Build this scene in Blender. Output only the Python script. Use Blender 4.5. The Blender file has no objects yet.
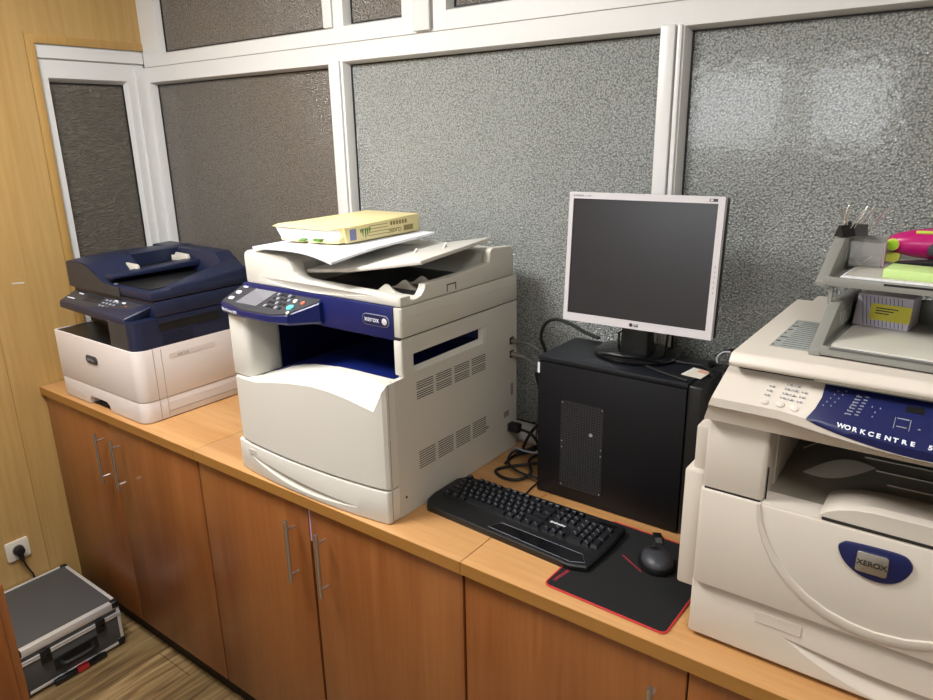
import bpy, bmesh, math, random
from mathutils import Vector, Matrix, Euler
random.seed(4)
C = bpy.context.scene.collection
H = 0.92            # height of the counter top above the floor; below, z is counted from the counter top
PI = math.pi
def lin(h):
    h = h.lstrip('#'); r = []
    for i in (0, 2, 4):
        c = int(h[i:i+2], 16)/255
        r.append(c/12.92 if c <= .04045 else ((c+.055)/1.055)**2.4)
    return (*r, 1)
# ------------------------------------------------------------------ materials
def new_mat(name):
    m = bpy.data.materials.new(name); m.use_nodes = True
    nt = m.node_tree; b = nt.nodes['Principled BSDF']
    return m, nt, b
def plastic(name, col, rough=.45, var=.06, bump=.0, scale=9, metal=0, spec=.5, coat=0, grain=0):
    m, nt, b = new_mat(name)
    b.inputs['Roughness'].default_value = rough; b.inputs['Metallic'].default_value = metal
    b.inputs['Specular IOR Level'].default_value = spec; b.inputs['Coat Weight'].default_value = coat
    c = lin(col)
    pos = nt.nodes.new('ShaderNodeNewGeometry')
    n = nt.nodes.new('ShaderNodeTexNoise'); n.inputs['Scale'].default_value = scale; n.inputs['Detail'].default_value = 5
    nt.links.new(pos.outputs['Position'], n.inputs['Vector'])
    mx = nt.nodes.new('ShaderNodeMix'); mx.data_type = 'RGBA'
    mx.inputs[6].default_value = [x*(1-var) for x in c[:3]]+[1]; mx.inputs[7].default_value = [min(1, x*(1+var)) for x in c[:3]]+[1]
    nt.links.new(n.outputs['Fac'], mx.inputs[0]); nt.links.new(mx.outputs[2], b.inputs['Base Color'])
    if bump:
        n2 = nt.nodes.new('ShaderNodeTexNoise'); n2.inputs['Scale'].default_value = grain or 900
        nt.links.new(pos.outputs['Position'], n2.inputs['Vector'])
        bp = nt.nodes.new('ShaderNodeBump'); bp.inputs['Strength'].default_value = bump; bp.inputs['Distance'].default_value = .0006
        nt.links.new(n2.outputs['Fac'], bp.inputs['Height']); nt.links.new(bp.outputs['Normal'], b.inputs['Normal'])
    return m
def wood(name, dark, light, grain='z', rough=.4, scale=1.0, coat=0, fine=.35, spec=.5):
    m, nt, b = new_mat(name)
    b.inputs['Roughness'].default_value = rough; b.inputs['Coat Weight'].default_value = coat; b.inputs['Coat Roughness'].default_value = .25
    b.inputs['Specular IOR Level'].default_value = spec
    pos = nt.nodes.new('ShaderNodeNewGeometry'); mp = nt.nodes.new('ShaderNodeMapping')
    s = [14*scale, 14*scale, 14*scale]; s['xyz'.index(grain)] = 1.1*scale
    mp.inputs['Scale'].default_value = s; nt.links.new(pos.outputs['Position'], mp.inputs['Vector'])
    n1 = nt.nodes.new('ShaderNodeTexNoise'); n1.inputs['Scale'].default_value = 1; n1.inputs['Detail'].default_value = 6; n1.inputs['Distortion'].default_value = .6
    nt.links.new(mp.outputs[0], n1.inputs['Vector'])
    mp2 = nt.nodes.new('ShaderNodeMapping'); s2 = [110*scale]*3; s2['xyz'.index(grain)] = 5*scale
    mp2.inputs['Scale'].default_value = s2; nt.links.new(pos.outputs['Position'], mp2.inputs['Vector'])
    n2 = nt.nodes.new('ShaderNodeTexNoise'); n2.inputs['Scale'].default_value = 1; n2.inputs['Detail'].default_value = 3
    nt.links.new(mp2.outputs[0], n2.inputs['Vector'])
    ma = nt.nodes.new('ShaderNodeMix'); ma.data_type = 'FLOAT'; ma.inputs[0].default_value = fine
    nt.links.new(n1.outputs['Fac'], ma.inputs[2]); nt.links.new(n2.outputs['Fac'], ma.inputs[3])
    cr = nt.nodes.new('ShaderNodeValToRGB'); cr.color_ramp.elements[0].position = .36; cr.color_ramp.elements[1].position = .64
    cr.color_ramp.elements[0].color = lin(dark); cr.color_ramp.elements[1].color = lin(light)
    nt.links.new(ma.outputs[0], cr.inputs[0]); nt.links.new(cr.outputs[0], b.inputs['Base Color'])
    return m
def floor_mat():
    m, nt, b = new_mat('laminate floor')
    b.inputs['Roughness'].default_value = .42
    pos = nt.nodes.new('ShaderNodeNewGeometry')
    mp = nt.nodes.new('ShaderNodeMapping'); mp.inputs['Scale'].default_value = (34, 3.2, 1)
    nt.links.new(pos.outputs['Position'], mp.inputs['Vector'])
    n = nt.nodes.new('ShaderNodeTexNoise'); n.inputs['Scale'].default_value = 1; n.inputs['Detail'].default_value = 8; n.inputs['Distortion'].default_value = .8
    nt.links.new(mp.outputs[0], n.inputs['Vector'])
    cr = nt.nodes.new('ShaderNodeValToRGB'); e = cr.color_ramp.elements
    e[0].position = .3; e[1].position = .72; e[0].color = lin('#56442c'); e[1].color = lin('#a68d64')
    x = e.new(.5); x.color = lin('#7f6743')
    nt.links.new(n.outputs['Fac'], cr.inputs[0])
    mr = nt.nodes.new('ShaderNodeMapping'); mr.inputs['Rotation'].default_value = (0, 0, PI/2); nt.links.new(pos.outputs['Position'], mr.inputs['Vector'])
    br = nt.nodes.new('ShaderNodeTexBrick'); br.inputs['Scale'].default_value = 1; br.inputs['Brick Width'].default_value = 1.2; br.inputs['Row Height'].default_value = .19
    br.inputs['Mortar Size'].default_value = .0015; br.inputs['Color1'].default_value = (1, 1, 1, 1); br.inputs['Color2'].default_value = (.8, .8, .8, 1); br.inputs['Mortar'].default_value = (.35, .3, .25, 1)
    nt.links.new(mr.outputs[0], br.inputs['Vector'])
    mx = nt.nodes.new('ShaderNodeMix'); mx.data_type = 'RGBA'; mx.blend_type = 'MULTIPLY'; mx.inputs[0].default_value = 1
    nt.links.new(cr.outputs[0], mx.inputs[6]); nt.links.new(br.outputs['Color'], mx.inputs[7]); nt.links.new(mx.outputs[2], b.inputs['Base Color'])
    return m
def glass_mat(name, col, rough, cell, strength, trans=.35, dist=.0025, warp=False, coat=.0):
    m, nt, b = new_mat(name)
    b.inputs['Roughness'].default_value = rough
    b.inputs['Transmission Weight'].default_value = trans; b.inputs['IOR'].default_value = 1.5; b.inputs['Specular IOR Level'].default_value = .9
    b.inputs['Coat Weight'].default_value = coat; b.inputs['Coat Roughness'].default_value = .10
    pos = nt.nodes.new('ShaderNodeNewGeometry')
    vec = pos.outputs['Position']
    v = nt.nodes.new('ShaderNodeTexNoise' if warp else 'ShaderNodeTexVoronoi'); v.inputs['Scale'].default_value = cell
    out = v.outputs['Fac'] if warp else v.outputs['Distance']
    if not warp: v.feature = 'F1'
    if warp:
        mp = nt.nodes.new('ShaderNodeMapping'); mp.inputs['Scale'].default_value = (1, .6, 2.2); mp.inputs['Rotation'].default_value = (.25, 0, 0)
        nt.links.new(vec, mp.inputs['Vector']); vec = mp.outputs[0]; v.inputs['Distortion'].default_value = 2.5; v.inputs['Detail'].default_value = 1
    nt.links.new(vec, v.inputs['Vector'])
    cr = nt.nodes.new('ShaderNodeValToRGB'); c = lin(col); cr.color_ramp.elements[0].position = .38 if warp else .12; cr.color_ramp.elements[1].position = .66 if warp else .75
    cr.color_ramp.elements[0].color = [min(1, x*(.85 if warp else 1.6)) for x in c[:3]]+[1]; cr.color_ramp.elements[1].color = [x*(1.2 if warp else .6) for x in c[:3]]+[1]  # light glinting in the glass texture is painted into the base colour
    nt.links.new(out, cr.inputs[0]); nt.links.new(cr.outputs[0], b.inputs['Base Color'])
    bp = nt.nodes.new('ShaderNodeBump'); bp.inputs['Strength'].default_value = strength; bp.inputs['Distance'].default_value = dist
    nt.links.new(out, bp.inputs['Height']); nt.links.new(bp.outputs['Normal'], b.inputs['Normal'])
    v2 = nt.nodes.new('ShaderNodeTexNoise'); v2.inputs['Scale'].default_value = 45; v2.inputs['Detail'].default_value = 2
    nt.links.new(pos.outputs['Position'], v2.inputs['Vector'])
    b2 = nt.nodes.new('ShaderNodeBump'); b2.inputs['Strength'].default_value = .22; b2.inputs['Distance'].default_value = .0022
    nt.links.new(v2.outputs['Fac'], b2.inputs['Height']); nt.links.new(b2.outputs['Normal'], b.inputs['Coat Normal'])
    return m
def emit(name, col, s):
    m, nt, b = new_mat(name)
    b.inputs['Base Color'].default_value = (.8, .8, .8, 1); b.inputs['Emission Color'].default_value = lin(col); b.inputs['Emission Strength'].default_value = s
    return m
def clear(name, col='#ffffff', rough=.05, alpha_trans=.9):
    m, nt, b = new_mat(name)
    b.inputs['Base Color'].default_value = lin(col); b.inputs['Roughness'].default_value = rough; b.inputs['Transmission Weight'].default_value = alpha_trans; b.inputs['IOR'].default_value = 1.45
    return m
def mesh_mat(name):
    m, nt, b = new_mat(name)
    b.inputs['Roughness'].default_value = .5
    pos = nt.nodes.new('ShaderNodeNewGeometry'); v = nt.nodes.new('ShaderNodeTexVoronoi'); v.inputs['Scale'].default_value = 150; v.inputs['Randomness'].default_value = .12
    nt.links.new(pos.outputs['Position'], v.inputs['Vector'])
    cr = nt.nodes.new('ShaderNodeValToRGB'); cr.color_ramp.elements[0].position = .45; cr.color_ramp.elements[1].position = .55
    cr.color_ramp.elements[0].color = lin('#030304'); cr.color_ramp.elements[1].color = lin('#2e2f33')
    nt.links.new(v.outputs['Distance'], cr.inputs[0]); nt.links.new(cr.outputs[0], b.inputs['Base Color'])
    return m
M = dict(
 upvc=plastic('white window plastic', '#d8d8d6', .35, .02),
 counter=wood('light beech worktop', '#b4834f', '#c79863', 'x', .38, 1.0, .15),
 edge=wood('worktop edge band', '#94662e', '#a17238', 'x', .4, 1.0),
 door=wood('cherry cabinet door', '#7f4a24', '#945d31', 'z', .36, .7, .25),
 carcass=plastic('dark cabinet body', '#3a2013', .6),
 plinth=plastic('dark plinth', '#1b120d', .6),
 oak=wood('pale oak wall panel', '#aa8750', '#b9985f', 'z', .42, .6, .1, .5),
 oakd=wood('oak wall trim', '#a98549', '#b89255', 'z', .42, .8, .1, .5),
 seam=plastic('panel seam', '#947440', .6),
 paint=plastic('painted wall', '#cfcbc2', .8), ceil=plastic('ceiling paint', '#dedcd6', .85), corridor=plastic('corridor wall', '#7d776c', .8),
 floor=floor_mat(),
 glass=glass_mat('hammered window glass', '#9ba09d', .14, 215, 1.0, .2, .0035, coat=.7),
 glass_dim=glass_mat('dimmed hammered glass', '#78726a', .16, 215, 1.0, .25, .003, coat=.5),  # same glass toned darker: dim view and reflections put into its colour
 glassw=glass_mat('wavy door glass', '#6e695f', .16, 34, .8, .3, .010, True, coat=.3),
 gasket=plastic('black gasket', '#0c0c0c', .5),
 steel=plastic('brushed steel', '#c8c6c2', .25, .03, metal=.9), alu=plastic('aluminium', '#e4e4e4', .32, .03, metal=.5),
 white=plastic('warm white plastic', '#d9d0cb', .42, .02, .15), offw=plastic('cool white plastic', '#d2cfc6', .4, .02, .12),
 offw2=plastic('light grey plastic', '#c9c5ba', .42, .03, .12), beige=plastic('aged beige plastic', '#cec6ba', .42, .04, .12), beige_shade=plastic('shaded beige plastic', '#8a8376', .5, .05),
 navy=plastic('dark navy plastic', '#19213b', .38, .06, .1), indigo=plastic('indigo plastic', '#161d4e', .35), navyd=plastic('black navy plastic', '#10162b', .4), blue=plastic('royal blue plastic', '#0f1b58', .35, .05), blued=plastic('deep blue plastic', '#0a1445', .4),
 char=plastic('charcoal plastic', '#34353a', .45, .05), black=plastic('black plastic', '#101113', .4, .05, .1), blackm=plastic('black painted steel', '#0b0c10', .5, .04, .1, spec=.3),
 gloss=plastic('glossy black plastic', '#08090c', .12), tower_top=plastic('black steel top', '#14171d', .4, spec=.4), rubber=plastic('black rubber', '#0b0b0c', .6), keycap=plastic('black keycap', '#14161b', .38), seamd=plastic('dark gap', '#1e1b18', .7), seamg=plastic('grey gap', '#8d857c', .7),
 slot=plastic('slot shadow', '#26231d', .7), lcd=plastic('grey display glass', '#77777e', .2), lcdk=plastic('monitor screen', '#2b2a2c', .28, .1), silver=plastic('silver bezel', '#cfcbcd', .38, .02), chrome=plastic('chrome', '#cfcfd4', .2, metal=1),
 teal=plastic('teal button', '#5cc6cf', .3), orange=plastic('orange button', '#d9674b', .3), ivory=plastic('ivory button', '#e8e3cf', .3), led=plastic('pale marks', '#d7dbe6', .4), grey=plastic('mid grey marks', '#8c909c', .4), ink=plastic('dark ink', '#20201f', .5),
 cream=plastic('yellow ream wrapper', '#e8dba0', .4, .04), creamd=plastic('wrapper print', '#8b7b45', .45), paper=plastic('white paper', '#e6e8f0', .6, .01), green=plastic('green leaf print', '#4f7d2c', .5), violet=plastic('violet barcode', '#7c7fa5', .5),
 cloth=plastic('black cloth pad', '#08090b', .9, .1, .3, grain=1500), red=plastic('red stitching', '#b92d2d', .6), redp=plastic('red print', '#8e2030', .6),
 case=plastic('dark grey case panel', '#4a4a4b', .5, .05, .3, grain=300), socket=plastic('cream socket', '#ded8c8', .35),
 trayg=plastic('grey tray plastic', '#85857f', .35, .05), trayd=plastic('dark grey tray plastic', '#5a5b58', .35), card=plastic('striped card', '#cfc9d6', .4), yellow=plastic('yellow label', '#d9cf1a', .4), lime=plastic('lime notes', '#bfdc8e', .6, .03), limeb=plastic('lime plastic', '#8fb81c', .35), limel=plastic('pale lime plastic', '#bfc64a', .35),
 magenta=plastic('magenta plastic', '#b01668', .25, .03), pink=plastic('pale pink plastic', '#b894ac', .3), film=plastic('shiny film', '#c4c1b6', .15, .1), label=plastic('grey printed sheet', '#9fa3a0', .35, .1), skin=plastic('peach card print', '#d3a48f', .5), clear=clear('clear acrylic'), mesh=mesh_mat('perforated steel'), pinkg=plastic('grey cable', '#6d6a63', .5),
 window=emit('daylit window', '#eef3ff', 2.6), lamp=emit('ceiling lamp diffuser', '#fff6ea', 9.0),
)
# ------------------------------------------------------------------ building helpers
ORG = {}
class MB:
    def __init__(s): s.bm = bmesh.new(); s.mi = 0
    def _f(s, vs):
        try:
            f = s.bm.faces.new(vs); f.material_index = s.mi; return f
        except ValueError: return None
    def box(s, x0, x1, y0, y1, z0, z1):
        v = [s.bm.verts.new((x, y, z)) for z in (z0, z1) for y in (y0, y1) for x in (x0, x1)]
        for q in ((0, 2, 3, 1), (4, 5, 7, 6), (0, 1, 5, 4), (1, 3, 7, 5), (3, 2, 6, 7), (2, 0, 4, 6)): s._f([v[i] for i in q])
        return s
    def hexa(s, p):  # 8 corner points, bottom four then top four, same winding
        v = [s.bm.verts.new(q) for q in p]
        for q in ((3, 2, 1, 0), (4, 5, 6, 7), (0, 1, 5, 4), (1, 2, 6, 5), (2, 3, 7, 6), (3, 0, 4, 7)): s._f([v[i] for i in q])
        return s
    def prism(s, poly, axis, a, b):
        def P(u, v, w): return {'x': (w, u, v), 'y': (u, w, v), 'z': (u, v, w)}[axis]
        A = [s.bm.verts.new(P(u, v, a)) for u, v in poly]; B = [s.bm.verts.new(P(u, v, b)) for u, v in poly]
        n = len(poly); s._f(A); s._f(B[::-1])
        for i in range(n): s._f([A[i], B[i], B[(i+1) % n], A[(i+1) % n]])
        return s
    def rings(s, rs, closed=True, caps=True):  # rs: list of rings of points (same count)
        R = [[s.bm.verts.new(p) for p in r] for r in rs]; n = len(R[0])
        for a, b in zip(R[:-1], R[1:]):
            for i in range(n if closed else n-1): s._f([a[i], a[(i+1) % n], b[(i+1) % n], b[i]])
        if caps and closed: s._f(R[0][::-1]); s._f(R[-1])
        return s
    def tube(s, pts, r, n=8, smooth=0):
        pts = [Vector(p) for p in pts]
        if smooth:
            q = []
            for i in range(len(pts)-1):
                p0 = pts[max(i-1, 0)]; p1 = pts[i]; p2 = pts[i+1]; p3 = pts[min(i+2, len(pts)-1)]
                for k in range(smooth):
                    t = k/smooth
                    q.append(.5*((2*p1)+(p2-p0)*t+(2*p0-5*p1+4*p2-p3)*t*t+(3*p1-p0-3*p2+p3)*t**3))
            pts = q+[pts[-1]]
        rs = []; up = Vector((0, 0, 1)); d0 = (pts[1]-pts[0]).normalized()
        if abs(d0.z) > .9: up = Vector((1, 0, 0))
        a = d0.cross(up).normalized()
        for i, p in enumerate(pts):
            d = (pts[min(i+1, len(pts)-1)]-pts[max(i-1, 0)]).normalized()
            a = (a-d*a.dot(d)).normalized(); b = d.cross(a)
            rr = r[i] if isinstance(r, (list, tuple)) else r
            rs.append([tuple(p+a*math.cos(2*PI*k/n)*rr+b*math.sin(2*PI*k/n)*rr) for k in range(n)])
        return s.rings(rs)
    def cyl(s, c, r, h, axis='z', n=24, r2=None, sx=1, sy=1):
        r2 = r if r2 is None else r2; rs = []
        for rr, t in ((r, 0), (r2, h)):
            ring = []
            for k in range(n):
                u = math.cos(2*PI*k/n)*rr*sx; v = math.sin(2*PI*k/n)*rr*sy
                ring.append({'z': (c[0]+u, c[1]+v, c[2]+t), 'y': (c[0]+u, c[1]+t, c[2]+v), 'x': (c[0]+t, c[1]+u, c[2]+v)}[axis])
            rs.append(ring)
        return s.rings(rs)
    def ell(s, c, rx, ry, rz, n=20, m=12, f=None):
        rs = []
        for j in range(m+1):
            t = -PI/2+PI*j/m; t = max(min(t, PI/2-.02), -PI/2+.02)
            rs.append([(c[0]+rx*math.cos(t)*math.cos(2*PI*k/n), c[1]+ry*math.cos(t)*math.sin(2*PI*k/n), c[2]+rz*math.sin(t)) for k in range(n)])
        if f: rs = [[f(p) for p in r] for r in rs]
        return s.rings(rs)
    def build(s, name, mats, parent=None, origin=None, bevel=0, seg=2, sm=35, local=False, keep=False, bevang=25):
        bm = s.bm
        bmesh.ops.recalc_face_normals(bm, faces=bm.faces)
        if bevel:
            es = [e for e in bm.edges if len(e.link_faces) == 2 and e.calc_face_angle(0) > math.radians(bevang)]
            bmesh.ops.bevel(bm, geom=es, offset=bevel, segments=seg, profile=.5, affect='EDGES', clamp_overlap=True)
        if not isinstance(mats, (list, tuple)): mats = [mats]
        me = bpy.data.meshes.new(name)
        if parent is not None: o0 = ORG[parent.name]
        else:
            if origin is None:
                xs = [v.co for v in bm.verts]
                origin = Vector(((min(v.x for v in xs)+max(v.x for v in xs))/2, (min(v.y for v in xs)+max(v.y for v in xs))/2, min(v.z for v in xs)))
            o0 = Vector((0, 0, 0)) if local else Vector(origin)
        if o0.length: bmesh.ops.translate(bm, verts=bm.verts, vec=-o0)
        bm.to_mesh(me); bm.free()
        for m in mats: me.materials.append(M[m] if isinstance(m, str) else m)
        me.shade_smooth(); me.set_sharp_from_angle(angle=math.radians(sm))
        o = bpy.data.objects.new(name, me); C.objects.link(o)
        if parent is not None: o.parent = parent
        else: o.location = Vector(origin or (0, 0, 0))+Vector((0, 0, H))
        ORG[o.name] = o0
        return o
def tag(o, label, cat, group=None):
    o['label'] = label; o['category'] = cat
    if group: o['group'] = group
    return o
def thing(name, label, cat, loc, rotz=0, group=None, local=False, rot=None):
    o = bpy.data.objects.new(name, None); C.objects.link(o); o.empty_display_size = .05
    o.location = Vector(loc)+Vector((0, 0, H)); o.rotation_euler = rot or (0, 0, rotz)
    ORG[o.name] = Vector((0, 0, 0)) if (local or rotz or rot) else Vector(loc)
    if label: tag(o, label, cat, group)
    return o
def struct(o): o['kind'] = 'structure'; return o
def sgroup(name, loc): 
    o = thing(name, None, None, loc); o['kind'] = 'structure'; return o
def cut(obj, cutters):
    for c in cutters:
        bmesh.ops.recalc_face_normals(c.bm, faces=c.bm.faces)
        me = bpy.data.meshes.new('cutter'); bmesh.ops.translate(c.bm, verts=c.bm.verts, vec=-ORG[obj.name]); c.bm.to_mesh(me); c.bm.free()
        t = bpy.data.objects.new('cutter', me); C.objects.link(t)
        if obj.parent: t.parent = obj.parent
        else: t.location = obj.location
        md = obj.modifiers.new('cut', 'BOOLEAN'); md.object = t; md.operation = 'DIFFERENCE'; md.solver = 'EXACT'
        bpy.context.view_layer.update()
        dg = bpy.context.evaluated_depsgraph_get()
        nm = bpy.data.meshes.new_from_object(obj.evaluated_get(dg), depsgraph=dg)
        obj.modifiers.clear(); obj.data = nm
        bpy.data.objects.remove(t); bpy.data.meshes.remove(me)
    obj.data.set_sharp_from_angle(angle=math.radians(35))
    return obj
def text(s, size, mat, parent, p, X, Y, name='lettering', bold=0, sx=1, extr=.0004, align='LEFT', spacing=1):
    """flat lettering lying at p, running along X, letters upright along Y (both unit vectors, scene axes)"""
    cu = bpy.data.curves.new('t', 'FONT'); cu.body = s; cu.size = size; cu.extrude = extr; cu.offset = bold; cu.align_x = align; cu.space_character = spacing
    to = bpy.data.objects.new('t', cu); C.objects.link(to); bpy.context.view_layer.update()
    dg = bpy.context.evaluated_depsgraph_get(); me = bpy.data.meshes.new_from_object(to.evaluated_get(dg), depsgraph=dg)
    bpy.data.objects.remove(to); bpy.data.curves.remove(cu)
    X = Vector(X).normalized(); Y = Vector(Y).normalized(); Z = X.cross(Y)
    mt = Matrix(((X.x, Y.x, Z.x), (X.y, Y.y, Z.y), (X.z, Y.z, Z.z))).to_4x4() @ Matrix.Diagonal((sx, 1, 1, 1))
    me.transform(Matrix.Translation(Vector(p)-ORG[parent.name]) @ mt); me.name = name
    me.materials.clear(); me.materials.append(M[mat])
    o = bpy.data.objects.new(name, me); C.objects.link(o); o.parent = parent; ORG[o.name] = ORG[parent.name]
    return o
def rrect(x0, x1, y0, y1, r, n=4):
    p = []
    for cx, cy, a in ((x1-r, y0+r, -PI/2), (x1-r, y1-r, 0), (x0+r, y1-r, PI/2), (x0+r, y0+r, PI)):
        for k in range(n+1): t = a+PI/2*k/n; p.append((cx+r*math.cos(t), cy+r*math.sin(t)))
    return p
def lens(x0, z0, x1, z1, sag, n=12, sag2=0):
    """a crescent between two points: lower side sags by sag, upper side by sag2"""
    a = [(x0+(x1-x0)*i/n, z0+(z1-z0)*i/n-sag*math.sin(PI*i/n)) for i in range(n+1)]
    b = [(x0+(x1-x0)*i/n, z0+(z1-z0)*i/n-sag2*math.sin(PI*i/n)) for i in range(n-1, 0, -1)]
    return a+b
# ------------------------------------------------------------------ the room
RX, RY, CE = 4.6, -3.06, 1.78
struct(MB().box(-.1, RX+.1, RY-.1, 2.3, -H-.05, -H).build('floor', 'floor'))
struct(MB().box(-.1, RX+.1, RY-.1, 2.3, CE, CE+.06).build('ceiling', 'ceil'))
struct(MB().box(RX, RX+.1, RY, .6, -H, CE).build('wall_right', 'paint'))
# left wall of oak panels around the side window
wl = MB(); wl.box(-.1, 0, RY, .205, -H, CE); wl.box(-.1, 0, .205, .66, -H, -.02); wl.box(-.1, 0, .205, .66, 1.2, CE)
wl = struct(wl.build('wall_left', 'oak', origin=(0, 0, -H)))
sm_ = MB()
for y in (-1.32, -1.01, -.705, -.398, -.093): sm_.box(-.001, .0012, y-.0012, y+.0012, -H, CE)
sm_.box(-.001, .0012, .172, .1745, -H, 1.235)
sm_.build('panel_seam', 'seam', wl)
MB().hexa([(-.0005, .022, .388), (-.0005, -.02, .393), (-.0005, -.02, .395), (-.0005, .022, .391), (.0012, .020, .387), (.0012, -.018, .392), (.0012, -.018, .396), (.0012, .020, .393)]).build('scratch', 'paint', wl)['label'] = 'short white scratch in the oak panel'
struct(MB().prism([(.176, -.02), (.204, -.02), (.204, 1.2), (.62, 1.2), (.62, 1.228), (.176, 1.228)], 'x', -.02, .005).build('trim_1', 'oakd', bevel=.0015))
# back wall behind the camera with two daylight windows
wr = MB()
for a in ((0, .78, -H, CE), (.78, 2.14, -H, .72), (.78, 2.14, 1.3, CE), (2.14, RX, -H, CE), (1.5, 1.62, .72, 1.3)): wr.box(a[0], a[1], RY-.1, RY, a[2], a[3])
struct(wr.build('wall_rear', 'paint', origin=(RX/2, RY, -H)))
for i, (a, b) in enumerate(((.78, 1.5), (1.62, 2.14))):
    w = sgroup('window_%d' % (9+i), ((a+b)/2, RY, .72))
    MB().box(a, b, RY-.08, RY-.07, .72, 1.3).build('glass', 'window', w)
    f = MB()
    for q in ((a, a+.05, .72, 1.3), (b-.05, b, .72, 1.3), (a, b, .72, .77), (a, b, 1.25, 1.3)): f.box(q[0], q[1], RY-.07, RY-.01, q[2], q[3])
    f.build('frame', 'upvc', w)
# corridor behind the glass partition
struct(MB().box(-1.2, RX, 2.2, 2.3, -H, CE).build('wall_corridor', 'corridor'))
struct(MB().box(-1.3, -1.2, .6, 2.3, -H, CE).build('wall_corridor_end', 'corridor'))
struct(MB().box(0, RX, .602, .66, -H, -.005).build('wall_front', 'paint'))
# ---- glazed partition, front face y=.60, glass y=.63
W, G = .600, .630
def pane(n, x0, x1, z0, z1, mat, fx0, fx1, fz0, fz1, extra=()):
    w = sgroup('window_%d' % n, ((x0+x1)/2, W, fz0))
    f = MB()
    # frame ring with bevelled glazing bead
    def ring(xa, xb, za, zb, y): return [(xa, y, za), (xb, y, za), (xb, y, zb), (xa, y, zb)]
    b = .008
    f.rings([ring(fx0, fx1, fz0, fz1, W+.055), ring(fx0, fx1, fz0, fz1, W), ring(x0-b, x1+b, z0-b, z1+b, W), ring(x0, x1, z0, z1, G-.002), ring(x0, x1, z0, z1, W+.055)], caps=False)
    R0 = ring(fx0, fx1, fz0, fz1, W+.055); R1 = ring(x0, x1, z0, z1, W+.055)
    f.rings([R0, R1], caps=False)
    for e in extra: f.box(*e)
    f.build('frame', 'upvc', w)
    g = MB(); g.box(x0-.001, x1+.001, G, G+.006, z0-.001, z1+.001); g.build('glass', mat, w, sm=10)
    k = MB(); t = .0035
    for q in ((x0, x0+t, z0, z1), (x1-t, x1, z0, z1), (x0, x1, z1-t, z1), (x0, x1, z0, z0+t)): k.box(q[0], q[1], G-.004, G-.0005, q[2], q[3])
    k.build('gasket', 'gasket', w)
    return w
pane(2, .031, 1.026, .05, 1.078, 'glass_dim', 0, 1.062, 0, 1.142)
pane(3, 1.104, 2.098, .05, 1.082, 'glass', 1.062, 2.132, 0, 1.142)
pane(4, 2.168, 3.35, .05, 1.082, 'glass', 2.132, 3.40, 0, 1.142)
pane(5, .12, 1.026, 1.192, 1.70, 'glass_dim', 0, 1.048, 1.1425, CE)
pane(6, 1.118, 1.335, 1.195, 1.70, 'glass_dim', 1.048, 1.387, 1.1425, CE)
pane(7, 1.508, 2.25, 1.198, 1.70, 'glass_dim', 1.387, 2.31, 1.1425, CE)
pane(8, 2.37, 3.35, 1.198, 1.70, 'glass', 2.31, 3.40, 1.1425, CE)
struct(MB().box(3.40, RX, .60, .66, -.005, CE).build('wall_partition', 'paint'))
tm = MB(); tm.box(1.392, 1.450, W-.012, W+.0, 1.1465, CE); tm.box(1.030, 1.068, W-.008, W, 1.187, CE)
tm.box(1.040, 1.086, W-.008, W, .0, 1.094); tm.box(2.108, 2.142, W-.012, W, .0, 1.094); tm.box(2.144, 2.156, W-.006, W, 0, 1.094)
struct(tm.build('trim_2', 'upvc', bevel=.003))
struct(MB().box(0, 3.4, W-.001, W, 1.1405, 1.1418).box(1.386, 1.3885, W-.002, W, 1.147, CE).box(1.452, 1.4545, W-.002, W, 1.147, CE).build('trim_3', 'seamg'))
# side window in the oak wall, plane x=0
w1 = sgroup('window_1', (-.01, .4, 0))
f = MB()
def ringx(ya, yb, za, zb, x): return [(x, ya, za), (x, yb, za), (x, yb, zb), (x, ya, zb)]
f.rings([ringx(.205, .602, -.02, 1.2, -.07), ringx(.205, .602, -.02, 1.2, -.012), ringx(.236, .53, .02, 1.09, -.012), ringx(.243, .52, .03, 1.077, -.032), ringx(.243, .52, .03, 1.077, -.07)], caps=False)
f.rings([ringx(.205, .602, -.02, 1.2, -.07), ringx(.243, .52, .03, 1.077, -.07)], caps=False)
f.box(-.03, -.004, .208, .6, 1.155, 1.2)
f.box(-.02, -.0, .56, .6, 0, 1.14)
f.build('frame', 'upvc', w1)
MB().box(-.046, -.040, .243, .52, .03, 1.077).build('glass', 'glassw', w1)
k = MB()
for q in ((.243, .247, .03, 1.077), (.516, .52, .03, 1.077), (.243, .52, 1.072, 1.077)): k.box(-.04, -.034, *q)
k.build('gasket', 'gasket', w1)
MB().box(-.0125, -.0115, .21, .6, 1.150, 1.152).build('frame_joint', 'seamg', w1)
# ------------------------------------------------------------------ cabinets
def handle(par, x):
    h = MB(); h.tube([(x, -.028, -.255), (x, -.028, -.073)], .0055, 12)
    for z in (-.235, -.1): h.tube([(x, .0, z), (x, -.028, z)], .004, 10)
    return h.build('handle', 'steel', par)
def cabinet(x0, x1, xs, hx, label):
    t = thing('base_cabinet', label, 'cabinet', ((x0+x1)/2, .3, -H), group='base cabinets under the machines')
    wt = MB(); wt.box(x0+.0006, x1-.0006, .0, .597, -.030, 0); wt.build('worktop', 'counter', t, bevel=.0015)
    MB().box(x0+.0006, x1-.0006, -.0012, -.0001, -.0295, -.0008).build('edge_band', 'edge', t)
    b = MB(); b.box(x0+.002, x1-.002, .03, .59, -.845, -.0305); b.build('body', 'carcass', t)
    MB().box(x0+.002, x1-.002, .045, .55, -H, -.845).build('plinth', 'plinth', t)
    for (a, c), hh in zip(xs, hx):
        d = MB().box(a, c, .012, .029, -.832, -.040).build('door', 'door', t, bevel=.0012)
        handle(d, hh)
    return t
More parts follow.
